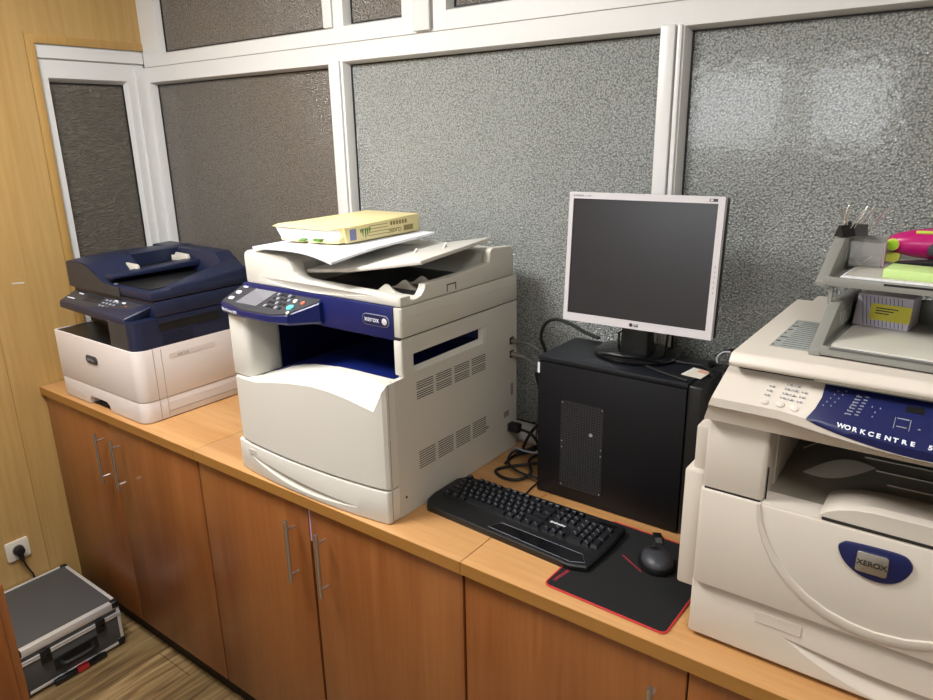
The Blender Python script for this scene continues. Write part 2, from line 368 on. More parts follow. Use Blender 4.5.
ca = cabinet(0.004, .985, ((.006, .4635), (.4665, .980)), (.440, .544), 'cherry wood cabinet unit against the oak wall, under the small blue and white printer')
cb = cabinet(.9855, 1.970, ((.988, 1.466), (1.4755, 1.966)), (1.424, 1.539), 'middle cherry wood cabinet unit, under the large blue and white copier')
cc = cabinet(1.9705, 2.965, ((1.973, 2.4625), (2.4665, 2.960)), (2.412, 2.51), 'cherry wood cabinet unit nearest the camera, under the mouse pad and aged beige copier')
MB().box(1.468, 1.4735, .014, .028, -.135, -.045).build('latch_strip', 'pink', cb)['label'] = 'pale strip in the gap between the doors'
# tall cupboard beside the camera on the left
tc = thing('wooden_cupboard', 'orange brown wooden cupboard at the lower left, partly hiding the metal case', 'cupboard', (.75, -.85, -H))
MB().box(.3, 1.166, -1.05, -.602, -.86, -.04).build('body', 'door', tc, bevel=.002)
MB().box(.29, 1.166, -1.06, -.600, -.039, -.012).build('top', 'counter', tc, bevel=.002)
MB().box(.33, 1.15, -1.03, -.63, -H, -.861).build('plinth', 'plinth', tc)
for a, b in ((.303, .732), (.736, 1.163)):
    d = MB().box(a, b, -.6015, -.585, -.85, -.045).build('door', 'door', tc, bevel=.0015)
    xx = b-.03 if a < .5 else a+.03
    h = MB().tube([(xx, -.56, -.26), (xx, -.56, -.07)], .0055, 12); h.tube([(xx, -.586, -.24), (xx, -.56, -.24)], .004, 8); h.tube([(xx, -.586, -.09), (xx, -.56, -.09)], .004, 8)
    h.build('handle', 'steel', d)
# ------------------------------------------------------------------ socket, plug and case
so = thing('wall_socket', 'cream wall socket low on the oak panelled wall', 'socket', (0, -.188, -.597))
MB().prism(rrect(-.228, -.148, -.635, -.557, .008), 'x', .0005, .009).build('plate', 'socket', so, bevel=.002)
MB().cyl((.009, -.188, -.596), .021, .0015, 'x', 28).build('recess_ring', 'seamg', so)
pl = thing('power_plug', 'black round plug and cord in the cream wall socket', 'plug', (.012, -.188, -.597))
MB().cyl((.011, -.188, -.596), .019, .022, 'x', 24, .016).build('plug_body', 'rubber', pl, bevel=.002)
MB().tube([(.026, -.188, -.598), (.03, -.185, -.62), (.024, -.178, -.655), (.012, -.165, -.70), (.008, -.155, -.76), (.008, -.16, -.9)], [.010, .009, .0045]+[.0035]*28, 8, 6).build('cord', 'rubber', pl) if False else None
MB().tube([(.024, -.188, -.597), (.028, -.186, -.622), (.024, -.180, -.655), (.012, -.165, -.70), (.005, -.155, -.74), (.005, -.16, -.9)], .0033, 8, 6).build('cord', 'rubber', pl)
MB().tube([(.020, -.188, -.602), (.027, -.185, -.636)], [.012, .006], 10).build('strain_relief', 'rubber', pl)
cz0, cz1 = -H+.012, -.735
ks = thing('metal_case', 'dark grey aluminium edged trolley case lying flat on the floor by the cabinets', 'case', (.2, -.215, -H))
X0, X1, Y0, Y1 = .014, .414, -.394, -.045
MB().box(X0, X1, Y0, Y1, cz0, cz1-.047).build('shell', 'case', ks, bevel=.004)
MB().box(X0, X1, Y0, Y1, cz1-.043, cz1).build('lid', 'case', ks, bevel=.004)
e = MB(); q = .0015; wd = .010
for (zz, s) in ((cz1, 1), (cz0, -1)):
    za, zb = (zz-wd, zz+q) if s > 0 else (zz-q, zz+wd)
    e.box(X0-q, X0+wd, Y0, Y1, za, zb); e.box(X1-wd*2 if s > 0 else X1-wd, X1+q, Y0, Y1, za-(.016 if s > 0 else 0), zb)
    e.box(X0, X1, Y0-q, Y0+wd, za, zb); e.box(X0, X1, Y1-wd, Y1+q, za, zb)
for (x, y) in ((X0, Y0), (X0, Y1), (X1, Y0), (X1, Y1)):
    e.box(x-q if x == X0 else x-wd, x+wd if x == X0 else x+q, y-q if y == Y0 else y-wd, y+wd if y == Y0 else y+q, cz0, cz1)
e.build('edge_profile', 'alu', ks, bevel=.001)
e = MB(); q = .003
for za, zb in ((cz1-.050, cz1-.043), (cz1-.058, cz1-.052)): e.box(X0-q, X1+q, Y0-q, Y1+q, za, zb)
e.build('seam_profile', 'alu', ks, bevel=.0008)
for x in (X0, X1):
    for y in (Y0, Y1):
        for z in (cz0, cz1):
            r = .023; MB().box(x-.004 if x == X0 else x-r, x+r if x == X0 else x+.004, y-.004 if y == Y0 else y-r, y+r if y == Y0 else y+.004, z-.004 if z == cz0 else z-r, z+r if z == cz0 else z+.004).build('corner_cap', 'black', ks, bevel=.006, seg=3)
for y in (-.305, -.118):
    l = MB().box(X1+.002, X1+.010, y-.017, y+.017, cz1-.085, cz1-.032).build('latch', 'black', ks, bevel=.003)
    MB().box(X1+.010, X1+.013, y-.009, y+.009, cz1-.078, cz1-.055).build('latch_lever', 'gloss', l, bevel=.001)
h = MB().tube([(X1+.002, -.265, -.848), (X1+.022, -.26, -.848), (X1+.028, -.24, -.848), (X1+.028, -.18, -.848), (X1+.022, -.16, -.848), (X1+.002, -.155, -.848)], .009, 10, 4); h.build('carry_handle', 'rubber', ks)
MB().box(X1+.0005, X1+.004, -.285, -.135, -.872, -.824).build('handle_plate', 'black', ks, bevel=.002)
MB().box(X1+.004, X1+.022, -.30, -.12, -.917, -.898).build('pull_rail', 'black', ks, bevel=.005)
MB().box(X1+.003, X1+.0235, -.225, -.185, -.9185, -.8965).build('pull_button', 'red', ks, bevel=.004)
for y in (-.28, -.14): MB().box(X1-.002, X1+.006, y-.008, y+.008, -.916, -.900).build('rail_mount', 'black', ks)
for x in (.06, .34):
    for y in (-.34, -.09): MB().cyl((x, y, -H), .009, .013).build('foot', 'rubber', ks)
# ------------------------------------------------------------------ small printer on the left
pr = thing('multifunction_printer', 'small navy and white multifunction printer next to the oak wall', 'printer', (.44, .26, 0))
a, b = .168, .703
def rr4(x0, x1, y0, y1, rs, n=5):      # rounded rectangle with its own radius per corner: front-right, back-right, back-left, front-left
    p = []
    for (cx, cy, a), r in zip(((x1, y0, -PI/2), (x1, y1, 0), (x0, y1, PI/2), (x0, y0, PI)), rs):
        ox = cx-r if cx == x1 else cx+r; oy = cy-r if cy == y1 else cy+r
        for k in range(n+1): t = a+PI/2*k/n; p.append((ox+r*math.cos(t), oy+r*math.sin(t)))
    return p
def slab(x0, x1, y0, y1, z0, z1, r=.03):
    rs = r if isinstance(r, tuple) else (r,)*4
    return MB().prism(rr4(x0, x1, y0, y1, rs), 'z', z0, z1)
o = slab(a, b, .018, .47, .074, .243, (.035, .02, .02, .012)).build('front_cover', 'white', pr, bevel=.002)
cut(o, [MB().prism(rr4(a+.005, b-.006, .024, .46, (.03, .02, .02, .008)), 'z', .238, .3)])
o = slab(a+.002, b-.002, .019, .47, .003, .0725, (.035, .02, .02, .012)).build('paper_tray', 'white', pr, bevel=.002)
cut(o, [MB().prism([(.345, -.02), (.353, .022), (.368, .034), (.470, .034), (.486, .024), (.496, -.02)], 'y', -.05, .06)])
slab(a+.01, b-.01, .032, .46, .0, .004).build('foot_plate', 'black', pr)
MB().prism(rr4(a+.0055, b-.0065, .0245, .459, (.03, .02, .02, .008)), 'z', .238, .2405).build('output_deck', 'black', pr)
s = MB()
s.box(b, b+.0006, .0765, .078, .004, .243); s.box(b, b+.0006, .104, .1052, .012, .236); s.box(b, b+.0006, .104, .46, .0235, .0255); s.box(b, b+.0006, .106, .46, .052, .0527)
s.build('side_seam', 'seamg', pr)
MB().prism(rrect(.13, .30, .198, .216, .008), 'x', b, b+.0007).build('side_emboss', 'white', pr)
text('xerox', .017, 'seamg', pr, (b+.0006, .16, .201), (0, 1, 0), (0, 0, 1))
bd = MB().prism(rrect(.383, .458, .160, .188, .0138, 5), 'y', .0145, .0185).build('badge', 'char', pr, bevel=.001)
text('xerox', .019, 'grey', bd, (.393, .0143, .1685), (1, 0, 0), (0, 0, 1))
# upper navy body
u = MB(); u.prism(rr4(.575, b-.001, .024, .48, (.034, .02, .01, .004)), 'z', .2405, .335); u.box(.192, .60, .15, .48, .2435, .335)
u.build('engine_body', 'navy', pr)
MB().prism(rr4(.552, .668, .0225, .17, (.002, .01, .01, .012)), 'z', .2407, .327).build('front_column', 'char', pr)
MB().box(.193, .57, .1485, .152, .240, .334).build('cavity_back', 'black', pr)
MB().box(b-.0016, b+.0002, .11, .33, .292, .328).build('side_slot', 'black', pr)
v = MB()
for i in range(6): v.box(b-.001, b+.0012, .12, .225, .252+.006*i, .255+.006*i)
v.box(b-.001, b+.002, .11, .34, .318, .333)
v.build('side_vent', 'navy', pr)
MB().box(b-.001, b+.0006, .24, .335, .290, .303).build('side_grip', 'black', pr)
MB().box(.19, b, .105, .485, .336, .388).build('scanner_base', 'navy', pr, bevel=.006)
# sloping control panel
MB().hexa([(.188, .045, .318), (.66, .022, .318), (.66, .14, .336), (.188, .14, .336), (.19, .047, .343), (.655, .025, .345), (.69, .125, .378), (.19, .112, .374)]).build('control_panel_shell', 'navy', pr, bevel=.006, seg=3)
cp = MB().hexa([(.2, .052, .342), (.60, .036, .342), (.64, .105, .366), (.2, .105, .366), (.2, .052, .3465), (.60, .036, .3465), (.64, .105, .3715), (.2, .105, .3715)]).build('control_panel', 'char', pr)
def pp(x, t): return (x, .05+.055*t, .3475+.0235*t)      # a point on the sloping panel
def chip(mb, x, t, w, h, k=.0012, f=pp):
    p = [f(x-w/2, t-h/2), f(x+w/2, t-h/2), f(x+w/2, t+h/2), f(x-w/2, t+h/2)]
    mb.hexa([tuple(p_) for p_ in p]+[(q_[0], q_[1], q_[2]+k) for q_ in p])
mb = MB(); chip(mb, .36, .62, .10, .5); mb.build('display', 'lcdk', cp)
for i in range(4):
    mb = MB()
    for j in range(3): chip(mb, .44+.022*i, .25+.25*j, .012, .12)
    mb.build('keypad', 'grey', cp)
mb = MB(); chip(mb, .565, .22, .026, .2); mb.build('start_button', 'teal', cp)
mb = MB(); chip(mb, .575, .55, .02, .16); mb.build('stop_button', 'orange', cp)
mb = MB(); chip(mb, .24, .3, .05, .06); chip(mb, .262, .8, .03, .08); chip(mb, .54, .82, .018, .1); chip(mb, .49, .85, .02, .08); mb.build('icon', 'led', cp)
# scanner lid with document feeder
MB().box(.184, b+.001, .098, .49, .390, .418).build('lid', 'navy', pr, bevel=.005)
fb = MB(); R = []
for (y, k) in ((.098, 0), (.16, .010), (.24, .020)):     # raised head on the left, its inner edge sweeping down to the front lip
    R.append([(.184, y, .388), (.184, y, .474+k*.5), (.30, y, .476+k), (.335+k, y, .468+k), (.385+k*.5, y, .442+k*.6), (.43, y, .421), (.50, y, .4145), (.50, y, .388)])
fb.rings(R); fb.rings([[(.184, y, .40), (.184, y, .484), (.33, y, .496), (.35, y, .490), (.35, y, .40)] for y in (.24, .49)])
fb.build('feeder_housing', 'navy', pr, sm=25)
MB().prism([(.183, .386), (.183, .471), (.295, .473), (.332, .465), (.38, .440), (.425, .420), (.52, .4155), (.52, .386)], 'y', .0955, .0975).build('lid_front', 'char', pr)
MB().hexa([(.184, .40, .40), (.702, .40, .40), (.702, .49, .40), (.184, .505, .40), (.184, .42, .492), (.57, .43, .490), (.56, .50, .488), (.184, .50, .494)]).build('rear_wall', 'navy', pr, bevel=.006)
MB().hexa([(.655, .15, .40), (.704, .15, .40), (.704, .49, .40), (.655, .49, .40), (.668, .17, .424), (.704, .17, .424), (.700, .46, .446), (.62, .46, .470)]).build('side_wall', 'navy', pr, bevel=.004)
MB().hexa([(.425, .104, .436), (.47, .104, .436), (.50, .49, .440), (.44, .49, .440), (.425, .104, .449), (.47, .104, .447), (.50, .49, .462), (.44, .49, .464)]).build('feed_tray', 'navy', pr, bevel=.003)
MB().box(.345, .66, .12, .44, .4182, .4205).build('output_area', 'black', pr)
MB().hexa([(.345, .13, .440), (.43, .13, .440), (.45, .47, .450), (.36, .47, .450), (.345, .13, .442), (.43, .13, .442), (.45, .47, .452), (.36, .47, .452)]).build('feed_throat', 'black', pr)  # black plate: shade over the feed tray put into its colour
MB().hexa([(.352, .205, .441), (.445, .205, .441), (.445, .222, .441), (.352, .222, .441), (.352, .209, .468), (.44, .209, .466), (.44, .219, .466), (.352, .219, .468)]).build('paper_guide', 'offw2', pr, bevel=.002)
MB().hexa([(.37, .395, .449), (.45, .395, .449), (.45, .412, .449), (.37, .412, .449), (.37, .399, .477), (.445, .399, .475), (.445, .409, .475), (.37, .409, .477)]).box(.36, .372, .388, .418, .449, .468).build('paper_guide', 'offw2', pr, bevel=.002)
MB().box(.46, .472, .112, .122, .418, .4205).build('feeder_mark', 'grey', pr)
# ------------------------------------------------------------------ large copier in the middle
mc = thing('office_copier', 'large off-white and royal blue copier with an open output bay', 'copier', (1.47, .3, 0))
A, B = 1.190, 1.749
bd = MB(); bd.box(A+.004, B, .06, .565, .002, .255); bd.box(A+.004, 1.255, .1, .565, .255, .4345); bd.box(A+.004, B, .50, .565, .255, .4345)
for q in ((.060, .128, .255, .345), (.092, .128, .345, .4345), (.128, .42, .255, .350), (.128, .42, .394, .4345), (.42, .50, .255, .4345)): bd.box(B-.014, B, *q)
bd.build('body', 'offw2', mc)
MB().box(B-.024, B-.0008, .089, .126, .349, .433).build('front_post', 'offw', mc, bevel=.004)
for x in (A+.05, B-.05):
    for y in (.1, .5): MB().cyl((x, y, 0), .016, .01).build('foot', 'rubber', mc)
# blue bay liner
ln = MB(); ln.box(1.255, 1.262, .098, .5, .257, .434); ln.box(1.255, B-.015, .493, .5, .257, .434); ln.box(1.255, B-.015, .10, .5, .428, .4345); ln.box(B-.020, B-.0145, .12, .127, .335, .392)
ln.build('bay_liner', 'blued', mc)
tr_ = MB(); tr_.rings([[(x, .0965, .256), (x, .0965, z_), (x, .20, z_+.002), (x, .495, z_-.004), (x, .495, .256)] for x, z_ in ((1.262, .2685), (1.30, .283), (1.345, .301), (1.39, .314), (1.44, .324), (1.516, .331), (B-.0145, .3335))])
tr_.build('output_tray', 'blue', mc, sm=40)
MB().hexa([(B-.014, .129, .3495), (B-.0005, .129, .3495), (B-.0005, .419, .3495), (B-.014, .419, .3495), (B-.014, .129, .358), (B-.0005, .129, .3505), (B-.0005, .419, .3505), (B-.014, .419, .361)]).build('slot_ledge', 'offw', mc)
MB().box(B-.014, B-.0006, .402, .4195, .351, .3935).build('slot_end', 'offw', mc)
def bow(x): return .022*math.sin(PI*min(max((x-A)/(B-A), 0), 1))**.7
# front cover with the wave shaped upper edge
cols = [(A, .05, .262, .268), (A+.004, .038, .266, .268), (A+.018, .028, .269, .267), (1.25, .025, .270, .266), (1.30, .025, .272, .282), (1.345, .025, .281, .300), (1.39, .025, .289, .313), (1.44, .025, .297, .323), (1.516, .025, .305, .330), (1.58, .025, .304, .332), (1.63, .025, .299, .332), (1.69, .025, .288, .332), (1.715, .025, .283, .333), (1.732, .025, .308, .337), (1.742, .026, .333, .344), (B-.0005, .031, .344, .345)]
cols = [(x+(.6*bow(x) if x < 1.72 else 0), y-bow(x), p_+.3*bow(x), q_) for x, y, p_, q_ in cols]
g = MB(); rows = []
for k in range(6):
    r = []
    for (x, yf, zp, zq) in cols:
        r.append([(x, yf+.004, .0885), (x, yf, .092), (x, yf, zp-.004), (x, yf+.004, zp), (x, .060, zq), (x, .098, zq+.0015)][k])
    rows.append(r)
for a_, b_ in zip(rows[:-1], rows[1:]):
    va = [g.bm.verts.new(p) for p in a_]; vb = [g.bm.verts.new(p) for p in b_]
    for i in range(len(va)-1): g._f([va[i], va[i+1], vb[i+1], vb[i]])
n = len(cols)
bk = [g.bm.verts.new((c[0], .098, .0885)) for c in cols]; tp = [g.bm.verts.new((c[0], .098, c[3]+.0015)) for c in cols]; fr = [g.bm.verts.new((c[0], c[1]+.004, .0885)) for c in cols]
for i in range(n-1): g._f([bk[i], bk[i+1], tp[i+1], tp[i]]); g._f([bk[i], bk[i+1], fr[i+1], fr[i]])
for i in (0, n-1):
    g._f([g.bm.verts.new(rows[k][i]) for k in range(6)]+[g.bm.verts.new((cols[i][0], .098, .0885))])
bmesh.ops.remove_doubles(g.bm, verts=g.bm.verts, dist=.0002)
g.build('front_cover', 'offw', mc, sm=28)
MB().prism([(.036, .092), (.040, .343), (.0385, .343), (.0345, .092)], 'x', B-.0002, B+.0004).prism([(.0355, .004), (.0355, .085), (.034, .085), (.034, .004)], 'x', B-.0002, B+.0004).build('side_seam', 'seamg', mc)
fp = [(A-.004, .11), (A-.004, .040), (A+.001, .028)]+[(A+.008+(B-.012-A)*k/24, .0235-bow(A+.008+(B-.012-A)*k/24)) for k in range(25)]+[(B-.001, .030), (B-.001, .11)]
o = MB().prism(fp, 'z', .002, .0845).build('paper_drawer', 'offw', mc, bevel=.003)
rc_ = []
for k in range(15):
    t = k/14; x = 1.255+.40*t; zu = .0545-.029*t-.003*math.sin(PI*t); zl = zu-.001-.026*math.sin(PI*t)**.8*(1-.35*t)
    w_ = -bow(x); rc_.append([(x, .012+w_, zu), (x, .024+w_+.018*math.sin(PI*t)**.6, zu), (x, .0232+w_, max(zl, .008)), (x, .012+w_, max(zl, .008))])
cut(o, [MB().rings(rc_)])
MB().box(A+.01, B-.012, .05, .10, .083, .0895).build('drawer_gap', 'seamd', mc)
MB().prism(rrect(1.250, 1.298, .060, .072, .003, 3), 'y', .0098, .016).build('drawer_label', 'offw2', mc)
# left post under the panel
slab(A, 1.272, .028, .14, .2735, .434, .018).build('left_post', 'offw', mc, bevel=.002)
MB().box(A+.01, 1.262, .035, .10, .2705, .2745).build('post_gap', 'seamd', mc)
# scanner section
slab(A+.004, B, .092, .57, .4375, .506, .008).build('scanner_body', 'offw2', mc, bevel=.002)
MB().box(A+.01, B-.004, .09, .56, .433, .439).build('scanner_gap', 'seamd', mc)
MB().box(A+.003, 1.727, .0885, .11, .432, .5075).build('blue_fascia', 'blue', mc, bevel=.002)
MB().box(B-.001, B+.0005, .10, .565, .4835, .485).build('scanner_step', 'offw', mc)
bg = MB().prism(rrect(1.634, 1.717, .4585, .4855, .0132, 6), 'y', .0865, .089).build('badge', 'grey', mc)
MB().prism(rrect(1.6355, 1.7155, .460, .484, .0118, 6), 'y', .0858, .0866).build('badge_face', 'blued', bg)
text('xerox', .019, 'led', bg, (1.642, .0855, .4675), (1, 0, 0), (0, 0, 1))
MB().ell((1.704, .0858, .472), .008, .0015, .008).build('badge_ball', 'silver', bg)
# control panel
pol = [(A-.004, .022), (1.29, .006), (1.40, .008), (1.448, .020), (1.50, .078), (1.50, .11), (A-.004, .11)]
def pz(y): return .468+.42*(y-.02)
g = MB()
g.rings([[(x, y+.006*(y < .09), .440) for x, y in pol], [(x, y, .446) for x, y in pol], [(x, y, pz(y)-.004) for x, y in pol], [(x+(.003 if x == A else -.003 if x > 1.45 else 0), y+(.003 if y < .09 else 0), pz(y)) for x, y in pol]])
cp = g.build('control_panel', 'blue', mc, sm=20)
g = MB(); pol2 = [(A-.002, .0245), (1.29, .008), (1.40, .010), (1.447, .0215), (1.496, .079), (1.496, .107), (A-.002, .107)]
g.rings([[(x, y, pz(y)-.014) for x, y in pol2], [(x-.0004*(x > 1.3), y-.0012*(y < .09), pz(y)-.008) for x, y in pol2], [(x, y, pz(y)+.0012) for x, y in pol2]])
g.build('panel_top', 'char', cp, sm=20)
def p2(x, y, k=.0014): return (x, y, pz(y)+k)
def patch(mb, pts, h=.0014):
    mb.rings([[p2(x, y, .0012) for x, y in pts], [p2(x, y, .0012+h) for x, y in pts]])
mb = MB(); patch(mb, [(1.243, .026), (1.325, .026), (1.336, .086), (1.254, .086)]); mb.build('display', 'lcd', cp)
for y in (.034, .058, .084):
    mb = MB(); patch(mb, rrect(1.200, 1.219, y, y+.010, .004, 3)); mb.build('button', 'led', cp)
for i in range(5):
    for j in range(4):
        mb = MB(); patch(mb, rrect(1.346+.0138*i, 1.3545+.0138*i, .030+.0155*j, .038+.0155*j, .002, 2), .0018); mb.build('key', 'grey' if (i+j) % 3 == 0 else 'black', cp)
for x, y, r, m_ in ((1.436, .042, .0105, 'teal'), (1.428, .066, .0065, 'ivory'), (1.458, .064, .006, 'orange'), (1.448, .0235, .0048, 'ivory')):
    mb = MB(); patch(mb, [(x+r*math.cos(2*PI*k/18), y+r*.8*math.sin(2*PI*k/18)) for k in range(18)], .003); mb.build('button', m_, cp)
mb = MB(); patch(mb, rrect(1.488, 1.498, .092, .098, .002, 2)); mb.build('indicator', 'limel', cp)
text('WorkCentre 5022', .0105, 'led', cp, (1.192, .0185, .448), Vector((1, -.16, 0)), (0, 0, 1))
# document feeder
prof = [(1.206, .508), (1.203, .575), (1.207, .588), (1.218, .594), (1.355, .592), (1.372, .588), (1.384, .580), (1.392, .566), (1.397, .552), (1.408, .541), (1.425, .536), (1.60, .531), (1.742, .529), (1.744, .508)]
o = MB().prism(prof, 'y', .094, .135).build('feeder_front_rail', 'offw', mc, bevel=.004)
rc_ = []
for k in range(11):
    t = k/10; x = 1.275+.39*t; zu = .529-.002*t; zl = zu-.001-.018*math.sin(PI*t**.8)
    rc_.append([(x, .09, zu), (x, .0945, zu), (x, .0945+.007*math.sin(PI*t), zl), (x, .09, zl)])
cut(o, [MB().rings(rc_)])
MB().prism([(1.268, .5195), (1.34, .510), (1.50, .5115), (1.48, .519), (1.40, .522)], 'y', .0972, .1).build('rail_recess', 'beige_shade', mc) if False else None
lh = MB(); lh.prism([(1.206, .508), (1.203, .575), (1.207, .588), (1.218, .594), (1.33, .594), (1.36, .588), (1.375, .57), (1.375, .508)], 'y', .134, .555); lh.build('feeder_head', 'offw', mc, bevel=.004)
MB().box(1.37, 1.735, .13, .55, .5075, .514).build('feeder_floor', 'char', mc)
rs = MB().prism([(.096, .508), (.096, .530), (.110, .531), (.117, .524), (.130, .519), (.150, .518), (.168, .523), (.180, .535), (.184, .546), (.24, .547), (.30, .548), (.36, .551), (.44, .556), (.445, .585), (.455, .592), (.54, .586), (.552, .575), (.555, .508)], 'x', 1.725, B-.003).build('feeder_side_rail', 'offw2', mc, bevel=.002)
MB().hexa([(1.60, .13, .508), (1.727, .13, .508), (1.727, .185, .508), (1.60, .185, .508), (1.60, .13, .526), (1.727, .13, .518), (1.727, .185, .516), (1.62, .18, .515)]).build('tray_scoop', 'offw', mc)
MB().box(1.375, 1.727, .47, .553, .508, .578).build('feeder_back', 'offw2', mc, bevel=.003)
MB().box(B-.004, B-.0022, .262, .2645, .514, .531).box(B-.004, B-.0022, .262, .298, .529, .5315).box(B-.004, B-.0022, .2955, .298, .514, .531).build('lid_catch', 'seamd', mc)
MB().box(1.215, B-.01, .10, .56, .504, .509).build('feeder_gap', 'seamd', mc)
ft = MB().rings([[(1.395, y0_, z0_-.010), (1.55, y0_+.0, z0_+.006), (1.757-e_, y1_, z1_-.009), (1.757-e_, y1_, z1_+.001), (1.55, y0_, z0_+.016), (1.395, y0_, z0_)] for y0_, z0_, y1_, z1_, e_ in ((.137, .555, .158, .604, 0), (.30, .562, .31, .608, .018), (.50, .570, .50, .612, .045))]).build('input_tray', 'offw', mc, bevel=.003)
MB().prism([(.305, .578), (.33, .578), (.325, .598)], 'x', 1.600, 1.604).build('paper_guide', 'offw', mc)
MB().prism([(.345, .590), (.375, .590), (.37, .611)], 'x', 1.660, 1.664).build('paper_guide', 'offw', mc)
for i, (x, y) in enumerate(((1.635, .175), (1.64, .235), (1.645, .295))):
    sx_ = [(-.045, .002), (-.03, .006), (-.018, .014), (-.008, .021), (0, .023), (.008, .020), (.016, .012), (.026, .005), (.036, .002)]
    MB().rings([[(x+u_, y-.004, .513), (x+u_, y-.0015, .513+h_), (x+u_, y+.0015, .513+h_), (x+u_, y+.02, .513)] for u_, h_ in sx_]).build('paper_stop', 'offw2', mc, sm=60)
MB().cyl((1.61, .548, .578), .006, .010).build('hinge_pin', 'black', mc)
# vents on the side
def vent(y0, z0, slope, pitch=.0054):
    v = MB()
    for c in range(4):
        for r_ in range(2):
            for k in range(4):
                ya = y0+.0725*c; yb = ya+.061; z = z0+slope*c*.0725-.024*r_-pitch*k
                v.hexa([(B-.001, ya, z), (B+.0003, ya, z), (B+.0003, yb, z+slope*.06), (B-.001, yb, z+slope*.06), (B-.001, ya, z+.0021), (B+.0003, ya, z+.0021), (B+.0003, yb, z+.0021+slope*.06), (B-.001, yb, z+.0021+slope*.06)])
    return v.build('vent_slots', 'slot', mc)
vent(.135, .320, -.008); vent(.135, .143, -.008, .0060)
mbn = MB().prism(rrect(.030, .052, .21, .315, .006, 3), 'x', B-.0005, B+.0004); 
mbn.build('cover_notch', 'offw', mc)
MB().cyl((B-.0002, .083, .048), .0035, .0008, 'x').build('screw_hole', 'slot', mc)
MB().box(B-.0002, B+.0006, .41, .425, .105, .112).build('side_mark', 'seamg', mc)
for (ya, yb, za, zb) in ((.53, .55, .315, .335), (.53, .55, .276, .297), (.535, .547, .165, .20), (.50, .525, .108, .125), (.515, .545, .060, .085)):
    MB().box(B-.001, B+.0008, ya, yb, za, zb).build('port', 'slot' if za > .25 else 'seamg', mc)
# the cables plugged into its side
def cable(name, label, pts, r, mat='rubber', group=None, sm=8, org=None):
    o = MB().tube(pts, r, 8, sm).build(name, mat); tag(o, label, 'cable', group); return o
us = thing('data_cable', 'upper thin grey data cable plugged into the side of the large copier', 'cable', (B+.001, .54, .325))
MB().box(B+.001, B+.022, .534, .546, .319, .331).build('connector', 'pinkg', us, bevel=.002)
MB().tube([(B+.02, .54, .325), (B+.05, .545, .322), (B+.09, .56, .295), (B+.115, .575, .25), (B+.12, .58, .19), (B+.11, .58, .12), (B+.12, .585, .04)], .0022, 8, 8).build('cord', 'pinkg', us)
us = thing('data_cable', 'lower thick grey data cable with a ferrite block beside the large copier', 'cable', (B+.001, .54, .286))
MB().tube([(B+.001, .54, .287), (B+.028, .542, .283), (B+.04, .545, .281)], [.008, .007, .004], 10).build('connector', 'pinkg', us)
MB().tube([(B+.038, .545, .281), (B+.062, .558, .262), (B+.075, .565, .235), (B+.078, .567, .19), (B+.070, .567, .12), (B+.062, .575, .03)], .0026, 8, 8).build('cord', 'pinkg', us)
MB().tube([(B+.070, .563, .238), (B+.079, .567, .196)], .009, 12).build('ferrite', 'black', us)
pc = thing('power_cable', 'black plug pushed into the low side of the large copier', 'plug', (B+.001, .53, .073))
MB().box(B+.001, B+.035, .518, .542, .060, .086).build('plug_body', 'rubber', pc, bevel=.004)
MB().tube([(B+.03, .53, .072), (B+.07, .53, .066), (B+.09, .535, .04), (B+.075, .54, .012), (B+.04, .50, .005), (B+.045, .44, .005)], .004, 8, 8).build('cord', 'rubber', pc)
cable('power_cable', 'black cable arching behind the copier plug, left of the computer tower', [(B+.03, .555, .004), (B+.05, .56, .05), (B+.08, .565, .085), (B+.13, .57, .092), (B+.18, .575, .07)], .0045)
cable('power_cable', 'black cable looped on the worktop between copier and computer tower', [(B+.17, .50, .018), (B+.12, .46, .016), (B+.06, .42, .006), (B+.05, .385, .006), (B+.09, .365, .006), (B+.13, .375, .008), (B+.14, .42, .012), (B+.10, .48, .016), (B+.13, .55, .03)], .0042)
cable('power_cable', 'black cable in a small loop near the copier corner', [(B+.18, .395, .015), (B+.11, .40, .016), (B+.060, .43, .020), (B+.055, .47, .032), (B+.09, .49, .036), (B+.15, .47, .038), (B+.18, .475, .036)], .0036)
cable('power_cable', 'dark tangled cable rising behind the computer tower', [(B+.06, .47, .024), (B+.10, .53, .04), (B+.13, .54, .07), (B+.11, .55, .09), (B+.085, .55, .07), (B+.11, .56, .03), (B+.18, .565, .012)], .005)
cable('network_cable', 'thin white cable toned grey for shade, curving up from the worktop beside the computer tower', [(B+.03, .485, .014), (B+.06, .465, .045), (B+.10, .455, .050), (B+.14, .452, .058), (B+.17, .455, .08)], .0024, 'grey')  # white cable; the shade beside the tower is put into its grey
# loose paper and the ream on the document feeder
sh = MB()
L_, F_, R_, B_ = Vector((1.250, .090, .606)), Vector((1.572, .060, .600)), Vector((1.530, .488, .621)), Vector((1.215, .50, .612))
N = 10; grid = []
for t_, k in ((0, 0), (1, .006)):
    gg = []
    for i in range(N+1):
        for j in range(N+1):
            u_, v_ = i/N, j/N
            p = (L_*(1-u_)+F_*u_)*(1-v_)+(B_*(1-u_)+R_*u_)*v_
            p = p.copy(); p.z = .6005+.008*math.sin(PI*min(1, u_*1.0)*.9)*1.0+.006*max(0, (u_-.72)/.28)*v_-.010*max(0, (u_-.6)/.4)**2*max(0, (.35-v_)/.35)+k
            p.x += .003*k*j
            gg.append(tuple(p))
    grid.append(gg)
V = [[sh.bm.verts.new(p) for p in gg] for gg in grid]; ix = lambda i, j: i*(N+1)+j
for i in range(N):
    for j in range(N):
        for t_ in (0, 1): sh._f([V[t_][ix(i, j)], V[t_][ix(i+1, j)], V[t_][ix(i+1, j+1)], V[t_][ix(i, j+1)]])
